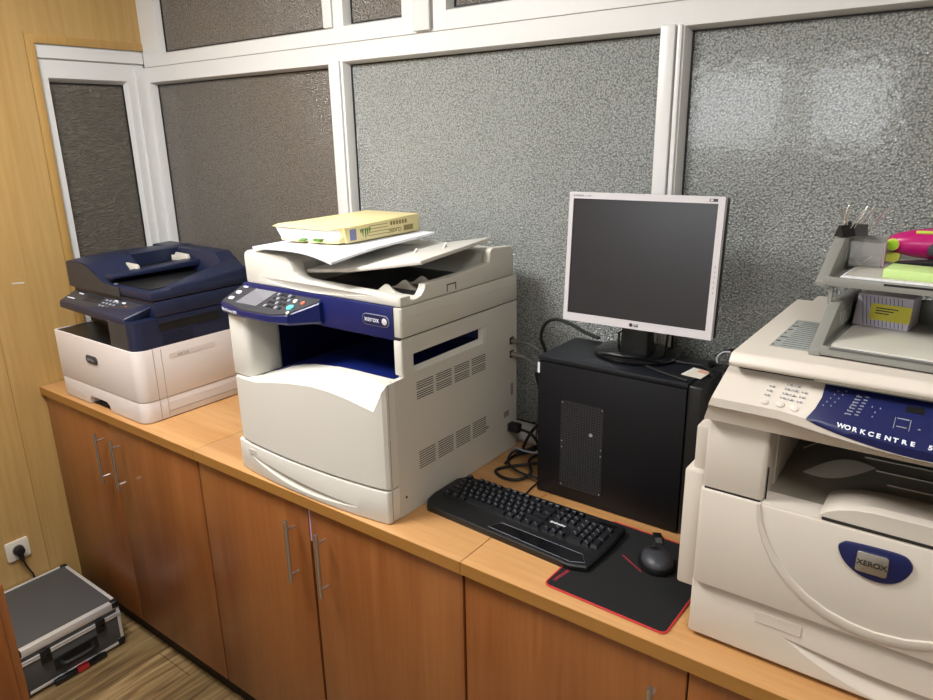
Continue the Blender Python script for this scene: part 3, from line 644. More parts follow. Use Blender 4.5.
for i in range(N):
    for (a_, b_) in (((i, 0), (i+1, 0)), ((i, N), (i+1, N)), ((0, i), (0, i+1)), ((N, i), (N, i+1))):
        sh._f([V[0][ix(*a_)], V[0][ix(*b_)], V[1][ix(*b_)], V[1][ix(*a_)]])
tag(sh.build('paper_stack', 'paper', sm=50), 'thin stack of loose white sheets lying crooked under the yellow ream', 'paper')
rz = .6165
rm = thing('paper_ream', 'opened pale yellow ream of copy paper on top of the large copier', 'paper ream', (1.38, .32, rz), rotz=math.radians(2), local=True)
MB().hexa([(-.103, -.13, 0), (.101, -.125, 0), (.101, .165, 0), (-.095, .165, 0), (-.103, -.135, .044), (.101, -.135, .040), (.101, .165, .048), (-.095, .163, .048)]).build('wrapper', 'cream', rm, bevel=.003)
MB().hexa([(-.100, -.158, .006), (.05, -.150, .004), (.09, -.127, .004), (-.095, -.125, .004), (-.110, -.168, .035), (.045, -.149, .031), (.09, -.130, .036), (-.098, -.130, .040)]).build('paper_block', 'paper', rm)
fl = MB(); fl.rings([[(-.105, -.12, .044), (.10, -.12, .041)], [(-.112, -.155, .043), (.095, -.140, .040)], [(-.118, -.172, .038), (.05, -.150, .033)]], closed=False)
fl.rings([[(-.105, -.12, .043), (.10, -.12, .040)], [(-.112, -.155, .042), (.095, -.140, .039)], [(-.118, -.172, .037), (.05, -.150, .032)]], closed=False)
fl.build('torn_flap', 'cream', rm)
f2 = MB(); f2.hexa([(-.10, -.16, .002), (-.02, -.165, .0015), (.0, -.13, .003), (-.10, -.13, .003), (-.10, -.162, .008), (-.02, -.165, .006), (.0, -.13, .010), (-.10, -.13, .012)]); f2.hexa([(.0, -.162, .001), (.09, -.145, .0015), (.095, -.127, .003), (.02, -.13, .003), (.0, -.16, .008), (.09, -.145, .010), (.095, -.127, .022), (.02, -.13, .014)])
f2.build('torn_flap', 'cream', rm, bevel=.001)
f3 = MB(); f3.hexa([(-.03, -.1665, .004), (-.01, -.1655, .004), (-.01, -.150, .008), (-.03, -.150, .008), (-.03, -.167, .007), (-.01, -.166, .007), (-.01, -.150, .011), (-.03, -.150, .011)]); f3.build('leaf_print', 'green', rm); MB().box(.02, .045, -.163, -.150, .006, .012).build('leaf_print', 'green', rm)
gx = .1012
text('CLASSIC', .015, 'creamd', rm, (gx, .085, .019), (0, -1, 0), (0, 0, -1), bold=.0003)
text('universal copy', .0085, 'creamd', rm, (gx, .155, .031), (0, -1, 0), (0, 0, -1), bold=.0001) if False else None
lp = MB()
for i in range(4): lp.box(gx-.0003, gx+.0004, -.045, .03, .010+.008*i, .0115+.008*i)
lp.box(gx-.0003, gx+.0004, .095, .135, .008, .022)
for i in range(6): lp.box(gx-.0003, gx+.0004, .04+.012*i, .048+.012*i, .028, .038)
lp.build('wrapper_print', 'creamd', rm)
MB().box(gx-.0003, gx+.0005, -.115, -.092, .006, .034).build('barcode', 'violet', rm)
lf = MB()
for y, z0, z1 in ((-.075, .020, .030), (-.068, .012, .031), (-.058, .006, .031), (-.050, .010, .031), (-.042, .018, .032)): lf.hexa([(gx-.0002, y, z0), (gx+.0005, y, z0), (gx+.0005, y+.001, z0), (gx-.0002, y+.001, z0), (gx-.0002, y-.003, z1), (gx+.0005, y-.003, z1), (gx+.0005, y+.004, z1), (gx-.0002, y+.004, z1)])
lf.build('leaf_print', 'green', rm)
tp = MB()
for i in range(6): tp.box(-.06+.02*i, -.052+.02*i, -.08, .13, .0478, .0484) if i % 2 else tp.box(-.06+.02*i, -.055+.02*i, -.03, .10, .0478, .0484)
tp.bm.free()
# ------------------------------------------------------------------ computer tower, monitor
tw = thing('computer_tower', 'black computer tower standing side-on under the monitor', 'computer', (2.128, .46, 0))
TX0, TX1, TY0, TY1, TZ = 1.9395, 2.316, .366, .552, .361
MB().box(TX0+.002, TX1-.012, TY0+.004, TY1, .005, TZ-.012).build('chassis', 'blackm', tw)
sp = MB().box(TX0, TX1-.012, TY0, TY0+.004, .003, TZ-.014).build('side_panel', 'blackm', tw, bevel=.0015)
MB().box(TX0, TX1-.010, TY0-.001, TY1+.002, TZ-.011, TZ).build('top_panel', 'tower_top', tw, bevel=.002)
MB().box(TX1-.010, TX1+.022, TY0-.001, TY1+.002, .002, TZ-.003).build('front_bezel', 'black', tw, bevel=.006, seg=3)
MB().prism(rrect(2.004, 2.116, .034, .262, .006), 'y', TY0-.0006, TY0+.001).build('vent_grille', 'mesh', sp)
sc = MB()
for x, z in ((2.008, .256), (2.112, .256), (2.008, .156), (2.112, .156), (2.008, .14), (2.112, .14), (2.008, .04), (2.112, .04)): sc.cyl((x, TY0-.0016, z), .0016, .001, 'y', 8)
sc.cyl((2.085, TY0-.0016, .188), .0045, .001, 'y', 16)
sc.build('grille_screw', 'grey', sp)
for x in (TX0+.03, TX1-.05):
    for y in (TY0+.02, TY1-.02): MB().cyl((x, y, 0), .012, .0055).build('foot', 'rubber', tw)
MB().box(TX0-.0012, TX0+.0045, TY0-.0012, TY0+.004, .318, .344).build('white_tag', 'paper', tw)
mn = thing('computer_monitor', 'silver framed flat monitor with a black stand on the computer tower', 'monitor', (2.145, .44, TZ), rotz=math.radians(1.0), local=True)
# stand base
bs = MB(); rs = []
for r, z in ((.090, 0), (.100, .002), (.101, .007), (.096, .012), (.070, .016), (.02, .018)):
    rs.append([(-.012+r*math.cos(2*PI*k/40), .055+r*.86*math.sin(2*PI*k/40), z) for k in range(40)])
bs.rings(rs).build('stand_base', 'gloss', mn, sm=40)
MB().hexa([(-.038, .015, .012), (.030, .015, .012), (.030, .065, .012), (-.038, .065, .012), (-.034, .022, .12), (.026, .022, .12), (.026, .052, .12), (-.034, .052, .12)]).build('stand_neck', 'black', mn, bevel=.003)
MB().tube([(-.06, .062, .013), (-.062, .066, .045), (-.045, .062, .058)], .003, 8).build('stand_strut', 'black', mn)
MB().tube([(.055, .066, .013), (.058, .068, .06), (.05, .05, .095)], .003, 8).build('stand_strut', 'black', mn)
# panel, tilted slightly back
head = MB()
TL = math.radians(4); ct, st = math.cos(TL), math.sin(TL)
Z0 = .080; HH = .3005; HW = .1775
def mp(x, y, z): return (x, -.006+y*ct+(z)*st, Z0+z*ct-y*st)
def mbox(mb, x0, x1, y0, y1, z0, z1): return mb.hexa([mp(x0, y0, z0), mp(x1, y0, z0), mp(x1, y1, z0), mp(x0, y1, z0), mp(x0, y0, z1), mp(x1, y0, z1), mp(x1, y1, z1), mp(x0, y1, z1)])
fr = MB(); bw = .0135
mbox(fr, -HW, HW, 0, .016, 0, .0185); mbox(fr, -HW, HW, 0, .016, HH-.0145, HH); mbox(fr, -HW, -HW+.0105, 0, .016, .0185, HH-.0145); mbox(fr, HW-.0135, HW, 0, .016, .0185, HH-.0145)
fo = fr.build('bezel', 'silver', mn)
sb = MB(); mbox(sb, -HW+.0095, HW-.0125, .003, .010, .0175, HH-.0135); sb.build('screen', 'lcdk', mn)
bk = MB(); mbox(bk, -HW+.001, HW+.0025, .0145, .030, .001, HH-.002); mbox(bk, -.12, .12, .030, .055, .03, .25); bk.build('rear_shell', 'black', mn, bevel=.004)
ex, ez = Vector((1, 0, 0)), Vector((0, st, ct))
text('FLATRON', .006, 'grey', fo, mp(-HW+.010, -.0004, HH-.0095), ex, ez, bold=.0001)
text('L1718S', .004, 'grey', fo, mp(-HW+.043, -.0004, HH-.009), ex, ez)
text('LG', .0085, 'char', fo, mp(.003, -.0004, .006), ex, ez, bold=.0003)
lg = MB().cyl(mp(-.004, -.0012, .009), .0042, .0016, 'y', 20); lg.build('round_logo', 'char', fo)
bb = MB(); mbox(bb, HW-.032, HW-.015, -.0006, .001, HH-.0105, HH-.0045); bb = bb.build('corner_badge', 'char', fo)
b2 = MB(); mbox(b2, HW-.030, HW-.0245, -.001, .000, HH-.0095, HH-.0055); b2.build('badge_mark', 'silver', bb)
b3 = MB()
for i in range(6): mbox(b3, HW-.0072, HW-.0056, -.0006, .001, .10+.011*i, .1035+.011*i)
b3.build('side_buttons', 'grey', fo)
# cables at the monitor, objects on the tower
cable('monitor_cable', 'thick black cable looping up left of the monitor behind the tower', [(1.862, .590, .02), (1.845, .588, .18), (1.832, .585, .29), (1.818, .582, .335), (1.832, .580, .375), (1.865, .578, .393), (1.91, .575, .388), (1.96, .57, .372), (2.00, .565, .365)], .0048)
cable('monitor_cable', 'black cable trailing over the right end of the tower top', [(2.21, .49, TZ+.004), (2.25, .488, TZ+.004), (2.29, .490, TZ+.004), (2.315, .47, TZ+.004), (2.330, .44, TZ+.004)], .0036)
cable('monitor_cable', 'black cable hanging beside the tower bezel next to the beige copier', [(2.30, .515, TZ+.004), (2.330, .50, TZ+.006), (2.348, .47, .350), (2.350, .45, .30), (2.350, .44, .22)], .004)
cable('monitor_cable', 'thin black cable running along the front edge of the tower top', [(2.19, .42, TZ+.0035), (2.23, .40, TZ+.0035), (2.28, .382, TZ+.003), (2.30, .376, TZ+.003)], .003)
cable('white_cord', 'short white cord arching at the back of the tower beside the beige copier', [(2.318, .52, TZ), (2.310, .535, TZ+.014), (2.318, .55, TZ+.024), (2.333, .556, TZ+.026)], .002, 'paper')
cable('monitor_cable', 'black cable end sticking up behind the white cord', [(2.30, .557, TZ+.008), (2.322, .562, TZ+.024), (2.345, .560, TZ+.029), (2.352, .556, TZ+.024)], .004)
cd = MB(); cd.hexa([(2.272, .415, TZ+.0005), (2.318, .408, TZ+.0005), (2.322, .463, TZ+.0005), (2.280, .472, TZ+.0005), (2.272, .415, TZ+.002), (2.318, .408, TZ+.002), (2.322, .463, TZ+.002), (2.280, .472, TZ+.002)])
cd = tag(cd.build('plastic_card', 'socket'), 'small pale card with orange and grey print on the tower top', 'card')
MB().hexa([(2.296, .445, TZ+.0021), (2.319, .440, TZ+.0021), (2.321, .461, TZ+.0021), (2.298, .466, TZ+.0021), (2.296, .445, TZ+.0026), (2.319, .440, TZ+.0026), (2.321, .461, TZ+.0026), (2.298, .466, TZ+.0026)]).build('card_picture', 'skin', cd)
MB().hexa([(2.276, .418, TZ+.0021), (2.281, .417, TZ+.0021), (2.286, .468, TZ+.0021), (2.282, .469, TZ+.0021), (2.276, .418, TZ+.0026), (2.281, .417, TZ+.0026), (2.286, .468, TZ+.0026), (2.282, .469, TZ+.0026)]).build('card_stripe', 'paper', cd)
# ------------------------------------------------------------------ mouse pad, keyboard, mouse, dongle
mp_ = thing('mouse_pad', 'black cloth mouse pad with a red stitched edge', 'mouse pad', (2.287, .18, 0), rotz=math.radians(-1.2), local=True)
pad = rrect(-.127, .128, -.148, .150, .012, 5)
MB().prism(pad, 'z', .0005, .0030).build('cloth', 'cloth', mp_)
MB().tube([(x, y, .0022) for x, y in pad+[pad[0]]], .0022, 6).build('stitched_edge', 'red', mp_)
text('DEFENDER', .010, 'redp', mp_, (-.1135, -.128, .0031), (.15, 1, 0), (-1, .15, 0), bold=.0004, extr=.0001)
MB().hexa([(-.045, .035, .003), (.012, .003, .003), (.014, .005, .003), (-.043, .038, .003), (-.045, .035, .0033), (.012, .003, .0033), (.014, .005, .0033), (-.043, .038, .0033)]).build('printed_line', 'redp', mp_)
kb = thing('computer_keyboard', 'black full-size keyboard with a wrist rest beside the large copier', 'keyboard', (1.986, .2065, 0), rotz=math.radians(-1.0), local=True)
kb.scale = (1.045, .99, 1)
out = [(-.218, -.062), (-.200, -.086), (.150, -.099), (.182, -.102), (.216, -.088), (.222, .02), (.217, .092), (.19, .100), (-.02, .098), (-.205, .086), (-.222, .06), (-.224, -.03)]
KB = MB()
def kz(y): return .0165+.0055*(y+.1)/.2
KB.rings([[(x*.985, y*.985, .0) for x, y in out], [(x, y, .004) for x, y in out], [(x, y, kz(y)-.003) for x, y in out], [(x*.985, y*.975, kz(y)) for x, y in out]])
KB.build('base', 'black', kb, sm=30)
pnl = MB(); pp4 = [(.018, -.052), (.182, -.050), (.205, -.072), (.180, -.090), (.01, -.083)]
pp4 = [(-.012, -.050), (.190, -.054), (.206, -.078), (.180, -.092), (-.030, -.080)]
pnl.rings([[(x, y, kz(y)-.001) for x, y in pp4], [(x, y, kz(y)+.0006) for x, y in pp4]]); pnl.build('glossy_plate', 'gloss', kb)
MB().tube([(x, y, kz(y)+.0007) for x, y in pp4+[pp4[0]]], .0005, 5).build('plate_outline', 'grey', kb)
U = .0179; kx0 = -.203
def key(x, y, w):
    z = kz(y)-.001; hw = w/2-.0011; hd = .0077
    return MB().hexa([(x-hw, y-hd, z), (x+hw, y-hd, z), (x+hw, y+hd, z), (x-hw, y+hd, z), (x-hw+.0022, y-hd+.0022, z+.0068), (x+hw-.0022, y-hd+.0022, z+.0068), (x+hw-.0022, y+hd-.0012, z+.0076), (x-hw+.0022, y+hd-.0012, z+.0076)])
rowsk = [(.078, [(0, 1)]+[(2+i, 1) for i in range(4)]+[(6.5+i, 1) for i in range(4)]+[(11+i, 1) for i in range(4)]),
 (.0555, [(i, 1) for i in range(13)]+[(13, 2)]), (.0375, [(0, 1.5)]+[(1.5+i, 1) for i in range(12)]+[(13.5, 1.5)]),
 (.0195, [(0, 1.75)]+[(1.75+i, 1) for i in range(11)]+[(12.75, 2.25)]), (.0015, [(0, 2.25)]+[(2.25+i, 1) for i in range(10)]+[(12.25, 2.75)]),
 (-.0165, [(0, 1.25), (1.25, 1.25), (2.5, 1.25), (3.75, 6.25), (10, 1.25), (11.25, 1.25), (12.5, 1.25), (13.75, 1.25)])]
nk = 0
mk = MB()
for y, ks_ in rowsk:
    ks_ = list(ks_)
    if y > -.01 and y != .0015 and y != .0195: ks_ += [(15.4+i, 1) for i in range(3)]
    if y == .0015: ks_ += [(16.4, 1)]
    if y == -.0165: ks_ += [(15.4+i, 1) for i in range(3)]
    if y == .078: pass
    elif y == -.0165: ks_ += [(18.8, 2), (20.8, 1)]
    elif y in (.0555, .0195): ks_ += [(18.8+i, 1) for i in range(4)][:4 if y == .0555 else 3]
    else: ks_ += [(18.8+i, 1) for i in range(3)]
    for kx, kw in ks_:
        nk += 1
        key(kx0+(kx+kw/2)*U, y, kw*U).build('key', 'keycap', kb)
        cx = kx0+(kx+kw/2)*U
        if kw < 2 and y < .07: mk.box(cx-.004, cx-.0018, y+.001, y+.0042, kz(y)+.0062, kz(y)+.0068); mk.box(cx+.0012, cx+.0028, y-.003, y-.001, kz(y)+.0060, kz(y)+.0066)
        elif y > .07: mk.box(cx-.0035, cx+.0035, y-.001, y+.001, kz(y)+.0060, kz(y)+.0067)
ex_ = MB()
for kx in (15.4, 16.4, 17.4): a_ = key(kx0+(kx+.5)*U, .078, U); me_ = bpy.data.meshes.new('t'); a_.bm.to_mesh(me_); ex_.bm.from_mesh(me_)
for y_ in (.0285, -.0075): a_ = key(kx0+22.3*U, y_+(-.001 if y_ > 0 else .001), U); [setattr(v_.co, 'y', y_+(v_.co.y-y_)*2.1) for v_ in a_.bm.verts]; me_ = bpy.data.meshes.new('t'); a_.bm.to_mesh(me_); ex_.bm.from_mesh(me_)
ex_.build('more_keys', 'keycap', kb)['kind'] = 'stuff'
mk.build('key_legend', 'grey', kb)['kind'] = 'stuff'
text('Defender', .0098, 'paper', kb, (kx0+15.35*U, .016, kz(.018)+.0004), (1, 0, 0), (0, 1, 0), bold=.0005, extr=.0002)
MB().box(kx0+19.0*U, kx0+22.6*U, .072, .084, kz(.08)-.001, kz(.08)+.0006).build('indicator_strip', 'gloss', kb)
MB().tube([(-.05, .096, .010), (-.052, .11, .007), (-.056, .13, .004), (-.060, .155, .004), (-.062, .20, .004)], .002, 8, 5).build('cord', 'rubber', kb)
ms = thing('computer_mouse', 'dark grey wireless mouse on the black pad', 'mouse', (2.316, .222, .0032), rotz=math.radians(38), local=True)
def mf(p):
    x, y, z = p
    return (x*(1-.06*abs(y)/.05), y, max(z, 0)*(1-.25*max(0, -y)/.05) if z > 0 else z*.15)
MB().ell((0, 0, .007), .036, .043, .029, 28, 16, lambda p: (p[0], p[1], max(p[2], .0012))).build('body', 'black', ms, sm=60)
MB().ell((0, -.002, .014), .0335, .041, .0220, 28, 16, lambda p: (p[0], p[1], max(p[2], .013))).build('top_shell', 'char', ms, sm=60)
MB().cyl((-.003, .026, .029), .007, .006, 'x', 18).build('scroll_wheel', 'rubber', ms, bevel=.001)
MB().box(-.0004, .0004, .012, .047, .0235, .0385).build('button_split', 'black', ms) if False else None
dg_ = thing('usb_dongle', 'small black and silver plug-in receiver lying behind the mouse', 'dongle', (2.287, .308, .0032), rotz=math.radians(30), local=True)
MB().box(-.0095, .0095, .009, .030, .0, .007).build('cap', 'black', dg_, bevel=.0015)
MB().box(-.0070, .0070, -.010, .009, .001, .006).build('connector', 'steel', dg_)
# ------------------------------------------------------------------ aged beige copier on the right
rc = thing('desktop_copier', 'aged beige copier with a navy button panel at the right', 'copier', (2.75, .3, 0))
P, Q = 2.442, 3.055
MB().box(P+.004, Q, .09, .56, .008, .29).box(P+.004, P+.105, .11, .56, .29, .43).box(Q-.085, Q, .09, .56, .29, .43).box(P, Q, .46, .56, .29, .43).build('body', 'beige', rc)
for x in (P+.06, Q-.12):
    for y in (.13, .5): MB().cyl((x, y, 0), .018, .01).build('foot', 'rubber', rc)
o = slab(P, Q, .058, .12, .010, .1165, .006).build('paper_drawer', 'beige', rc, bevel=.003)
rc_ = []
for k in range(15):
    t = k/14; x = 2.60+.36*t; zu = .066-.012*math.sin(PI*t); zl = zu-.001-.040*math.sin(PI*t)**.8
    rc_.append([(x, .050, zu), (x, .059+.020*math.sin(PI*t)**.6, zu), (x, .0585, zl), (x, .050, zl)])
cut(o, [MB().rings(rc_)])
MB().prism(rrect(2.553, 2.625, .078, .098, .003, 3), 'y', .0565, .0585).build('drawer_label', 'beige', rc)
MB().box(2.552, 2.626, .0575, .0585, .0735, .0765).build('drawer_ridge', 'beige', rc)
MB().box(P+.006, Q-.004, .075, .11, .115, .123).build('drawer_gap', 'seamd', rc)
def smooth_loop(pts, m=5):
    n_ = len(pts); out_ = []
    for i in range(n_):
        p0, p1, p2, p3 = [Vector((*pts[(i+k) % n_], 0)) for k in (-1, 0, 1, 2)]
        for k in range(m):
            t = k/m; v_ = .5*((2*p1)+(p2-p0)*t+(2*p0-5*p1+4*p2-p3)*t*t+(3*p1-p0-3*p2+p3)*t**3); out_.append((v_.x, v_.y))
    return out_
fc = slab(P+.004, Q-.004, .046, .11, .1215, .300, .008).build('front_cover', 'beige', rc, bevel=.003)
arc = [(2.540, .3005), (2.544, .272), (2.556, .240), (2.574, .208), (2.596, .182), (2.622, .161), (2.655, .144), (2.69, .135), (2.725, .1325), (2.765, .138), (2.80, .150), (2.84, .170), (2.875, .196), (2.905, .228), (2.925, .265), (2.930, .3005)]
ra = MB(); rs = []
for i, (x, z) in enumerate(arc):
    a0 = Vector(arc[max(i-1, 0)]); a1 = Vector(arc[min(i+1, len(arc)-1)]); d = (a1-a0).normalized(); nx, nz = -d.y, d.x
    w_ = .0035+.0065*math.sin(PI*i/(len(arc)-1))
    rs.append([(x-nx*w_, .0475, z-nz*w_), (x-nx*w_*.4, .0425, z-nz*w_*.4), (x+nx*w_*.9, .0435, z+nz*w_*.9), (x+nx*(w_+.001), .0475, z+nz*(w_+.001))])
ra.rings(rs).build('curved_ridge', 'beige', fc, sm=50)
MB().prism([(x, z) for x, z in smooth_loop([(2.660, .268), (2.665, .277), (2.675, .281), (2.715, .283), (2.744, .282), (2.755, .273), (2.757, .262), (2.750, .246), (2.738, .234), (2.720, .228), (2.700, .2295), (2.682, .237), (2.668, .250)])], 'y', .0415, .047).build('badge', 'indigo', rc, bevel=.002)
bb = MB().prism(rrect(2.686, 2.728, .2405, .2735, .004), 'y', .0375, .042).build('badge_plate', 'steel', rc, bevel=.001)
text('XEROX', .0118, 'ink', bb, (2.707, .0372, .2530), (1, 0, 0), (0, 0, 1), bold=.0002, align='CENTER')
MB().box(P+.01, 2.54, .052, .12, .2995, .304).build('cover_gap', 'seamd', rc)
slab(P+.006, P+.103, .050, .20, .303, .4255, .008).build('left_column', 'beige', rc, bevel=.004)
MB().prism([(2.5455, .303), (2.5475, .303), (2.5475, .36), (2.5455, .36)], 'y', .06, .062).build('column_seam', 'seamd', rc)
# side tray cover
MB().box(2.409, P+.006, .075, .40, .088, .315).build('side_cover', 'beige', rc, bevel=.005)
MB().box(2.420, P+.006, .085, .38, .31, .395).build('side_cover_top', 'beige', rc, bevel=.005)
# output bay; the shade inside is painted into floor, back and roof
MB().hexa([(2.545, .055, .29), (2.97, .055, .29), (2.97, .46, .29), (2.545, .46, .29), (2.545, .060, .3045), (2.97, .060, .3045), (2.97, .46, .345), (2.545, .46, .345)]).build('bay_floor', 'beige_shade', rc)
MB().hexa([(2.545, .047, .295), (2.97, .047, .295), (2.97, .085, .295), (2.545, .085, .295), (2.545, .049, .303), (2.97, .049, .303), (2.97, .085, .308), (2.545, .085, .308)]).build('bay_sill', 'beige', rc)
MB().box(2.632, 2.965, .0475, .052, .3025, .3065).build('tray_gap', 'seamd', rc)
tg = MB(); rs = []
for (x, k) in ((2.628, 0), (2.638, .010), (2.652, .018), (2.672, .025), (2.70, .029), (2.76, .030), (2.84, .029), (2.92, .026), (2.962, .022)):
    rs.append([(x, .050, .304), (x, .050, .308+k*.85), (x, .057, .311+k), (x, .09, .313+k*.97), (x, .125, .312+k*.75), (x+.01, .155, .312)])
tg.rings(rs).build('output_tray', 'beige', rc, sm=40)
rs = []
for k in range(13):
    t = k/12; x = 2.578+.098*t; h_ = math.sin(PI*t)
    y0_, y1_ = .170+.065*t-.028*h_, .170+.065*t+.026*h_+.001
    zf = lambda y: .3045+(y-.06)*.1013
    rs.append([(x, y0_, zf(y0_)+.0002), (x, y0_+.002, zf(y0_)+.0012), (x, y1_, zf(y1_)+.006*h_+.0012), (x, y1_+.002, zf(y1_)+.0002)])
MB().rings(rs).build('finger_scoop', 'beige', rc)
for i in range(6):
    rb = MB(); y = .190+.038*i
    zf = lambda y: .3045+(y-.06)*.1013
    x0 = 2.70-.022*i
    if i < 4: rb.tube([(x0, y, zf(y)+.001), (2.80, y-.004, zf(y)+.004), (2.955, y-.008, zf(y)+.004)], .0013, 6, 4)
    else: rb.tube([(2.56, y-.09, zf(y-.09)), (2.61, y-.02, zf(y-.02)+.003), (2.68, y, zf(y)+.004), (2.955, y-.008, zf(y)+.004)], .0013, 6, 5)
    rb.build('tray_rib', 'beige', rc)
MB().box(P+.104, Q-.085, .455, .461, .30, .43).build('bay_back', 'beige_shade', rc)
MB().box(P+.10, Q-.08, .09, .46, .426, .431).build('bay_roof', 'seamd', rc)
MB().prism([(.12, .36), (.22, .418), (.22, .424), (.12, .366)], 'x', 2.5445, 2.5465).build('bay_slot', 'seamd', rc)
# scanner housing with slanted control face, bulging forward in the middle
def bul(x): 
    t = min(max((x-2.56)/.38, 0), 1); return .042*math.sin(PI*t)**1.1
def hx(x, z): return max(x, 2.447+(z-.43)*.30)
cols = [2.447, 2.475, 2.52, 2.56, 2.59, 2.62, 2.65, 2.68, 2.71, 2.74, 2.77, 2.80, 2.83, 2.87, 2.91, 2.94, 3.0, 3.052]
def sec(x):
    b_ = bul(x)
    pr_ = [(.045, .4285), (.032, .431), (.026-b_*.55, .452), (.018-b_, .461), (.018-b_, .474), (.050, .520), (.075, .523), (.56, .523), (.56, .4285)]
    return [(hx(x, z), y, z) for y, z in pr_]
MB().rings([sec(x) for x in cols]).build('scanner_housing', 'beige', rc, sm=24)
MB().tube([(hx(2.463, .462), .0172-bul(2.463), .4605)]+[(x, .0172-bul(x), .4605) for x in cols[2:]], .0009, 5).build('panel_groove', 'seamg', rc)
def face(x, t, k=.0):   # point on the slanted face, t=0 lower edge, t=1 upper edge
    b_ = bul(x); y0, z0, y1, z1 = .018-b_, .474, .050, .520
    n_ = Vector((0, -(z1-z0), (y1-y0))).normalized()
    return Vector((x, y0+(y1-y0)*t, z0+(z1-z0)*t))+n_*k
bp_ = MB(); top = []; rs = []
N = 26
def blue_left(t): return 2.599+.013*t+.006*math.sin(PI*t)
def blue_right(t): return 2.955-.02*t
for i in range(N+1):
    r = []
    for t in (-.02, .06, .3, .6, .93):
        x = blue_left(max(t, 0))+(blue_right(max(t, 0))-blue_left(max(t, 0)))*i/N
        r.append(tuple(face(x, t, .0012)))
    x = blue_left(0)+(blue_right(0)-blue_left(0))*i/N
    low = .013*math.sin(PI*min(1, i/N))**.6
    r = [(x, .0172-bul(x), .474-low), ]+r
    rs.append(r)
bp_.rings(rs, closed=False); bo = bp_.build('button_panel', 'indigo', rc, sm=60)
s_ = 'WORKCENTRE 50'; xs_ = 2.6410
for i, ch in enumerate(s_):
    if ch == ' ': continue
    x = xs_+.0099*i
    d = (face(x+.006, .12)-face(x-.002, .12)).normalized()
    up = (face(x, .6)-face(x, .0)).normalized()
    text(ch, .0100, 'led', bo, face(x, .02, .0026), d, up, bold=.0004, extr=.0002)
def dots(mb, pts, w=.0015, h=.030):
    for x, t in pts:
        x -= .013
        q = [face(x-w/2, t-h/2, .0), face(x+w/2, t-h/2, .0), face(x+w/2, t+h/2, .0), face(x-w/2, t+h/2, .0)]
        mb.hexa([tuple(p) for p in q]+[tuple(face(p_[0], tt, .0018)) for p_, tt in zip(q, (t-h/2, t-h/2, t+h/2, t+h/2))])
mb = MB(); dots(mb, [(2.630+.0035*k, .42+.1*k) for k in range(5)]+[(2.640+.0035*k, .45+.1*k) for k in range(5)]+[(2.690, .62), (2.700, .62), (2.695, .52), (2.693, .42)]+[(2.660+.002*k, .35+.09*k) for k in range(6)]); mb.build('indicator_marks', 'grey', bo)
mb = MB()
for k in range(7): dots(mb, [(2.664+.0012*k, .36+.07*k)], .007, .022); dots(mb, [(2.674+.0012*k, .38+.07*k)], .005, .022)
mb.build('print_column', 'grey', bo)
mb = MB(); dots(mb, [(2.749, .36)], .003, .02); mb.build('print_mark', 'grey', bo)
mb = MB(); dots(mb, [(2.740, .72)], .022, .13); mb.build('panel_display', 'black', bo)
mb = MB(); dots(mb, [(2.729, .50)], .014, .02); dots(mb, [(2.720, .40)], .0008, .22); dots(mb, [(2.738, .40)], .0008, .22); dots(mb, [(2.729, .34)], .012, .015); mb.build('panel_diagram', 'grey', bo)
# buttons on the beige part of the face
mb = MB()
for gx_, n_ in ((2.549, 3), (2.571, 4), (2.582, 4), (2.595, 3)):
    for k in range(n_): dots(mb, [(gx_+.0018*k, .36+.13*k)], .0014, .035); dots(mb, [(gx_+.005+.0018*k, .36+.13*k)], .0032, .04)
mb.build('panel_icons', 'grey', rc)
for gx_ in (2.537, 2.559, 2.580):
    mb = MB(); q = [face(gx_+.0062*math.cos(2*PI*k/14), .17+.08*math.sin(2*PI*k/14), 0) for k in range(14)]; q2 = [face(p[0], .17+.08*math.sin(2*PI*k/14), .0016) for k, p in enumerate(q)]
    mb.rings([[tuple(p) for p in q], [tuple(p) for p in q2]]); mb.build('round_button', 'beige', rc, bevel=.0003)
# lid
ld = MB().prism([(.030, .5255), (.026, .533), (.038, .547), (.46, .547), (.475, .540), (.475, .5255)], 'x', 2.478, 3.048).build('lid', 'beige', rc, bevel=.004)
MB().box(2.492, 3.04, .04, .47, .5215, .527).build('lid_gap', 'seamd', rc)
MB().prism([(2.60, .5262), (2.64, .5285), (2.95, .5285), (3.0, .5262)], 'y', .0255, .035).build('lid_grip', 'beige_shade', rc)
MB().box(2.50, 3.04, .478, .545, .523, .541).build('rear_hinge_cover', 'beige', rc, bevel=.005)
ls = MB().box(2.518, 2.68, .098, .285, .5472, .5480).build('instruction_sheet', 'label')
ls = tag(ls, 'grey printed sheet lying on the beige copier lid, partly under the letter tray', 'paper sheet')
mb = MB()
for k in range(7): mb.box(2.520, 2.523+.004*(k % 3), .105+.026*k, .110+.026*k, .5480, .5483)
for k in range(14): mb.box(2.532, 2.57+.01*(k % 3), .108+.0125*k, .1095+.0125*k, .5480, .5483)
mb.build('sheet_print', 'ink', ls)
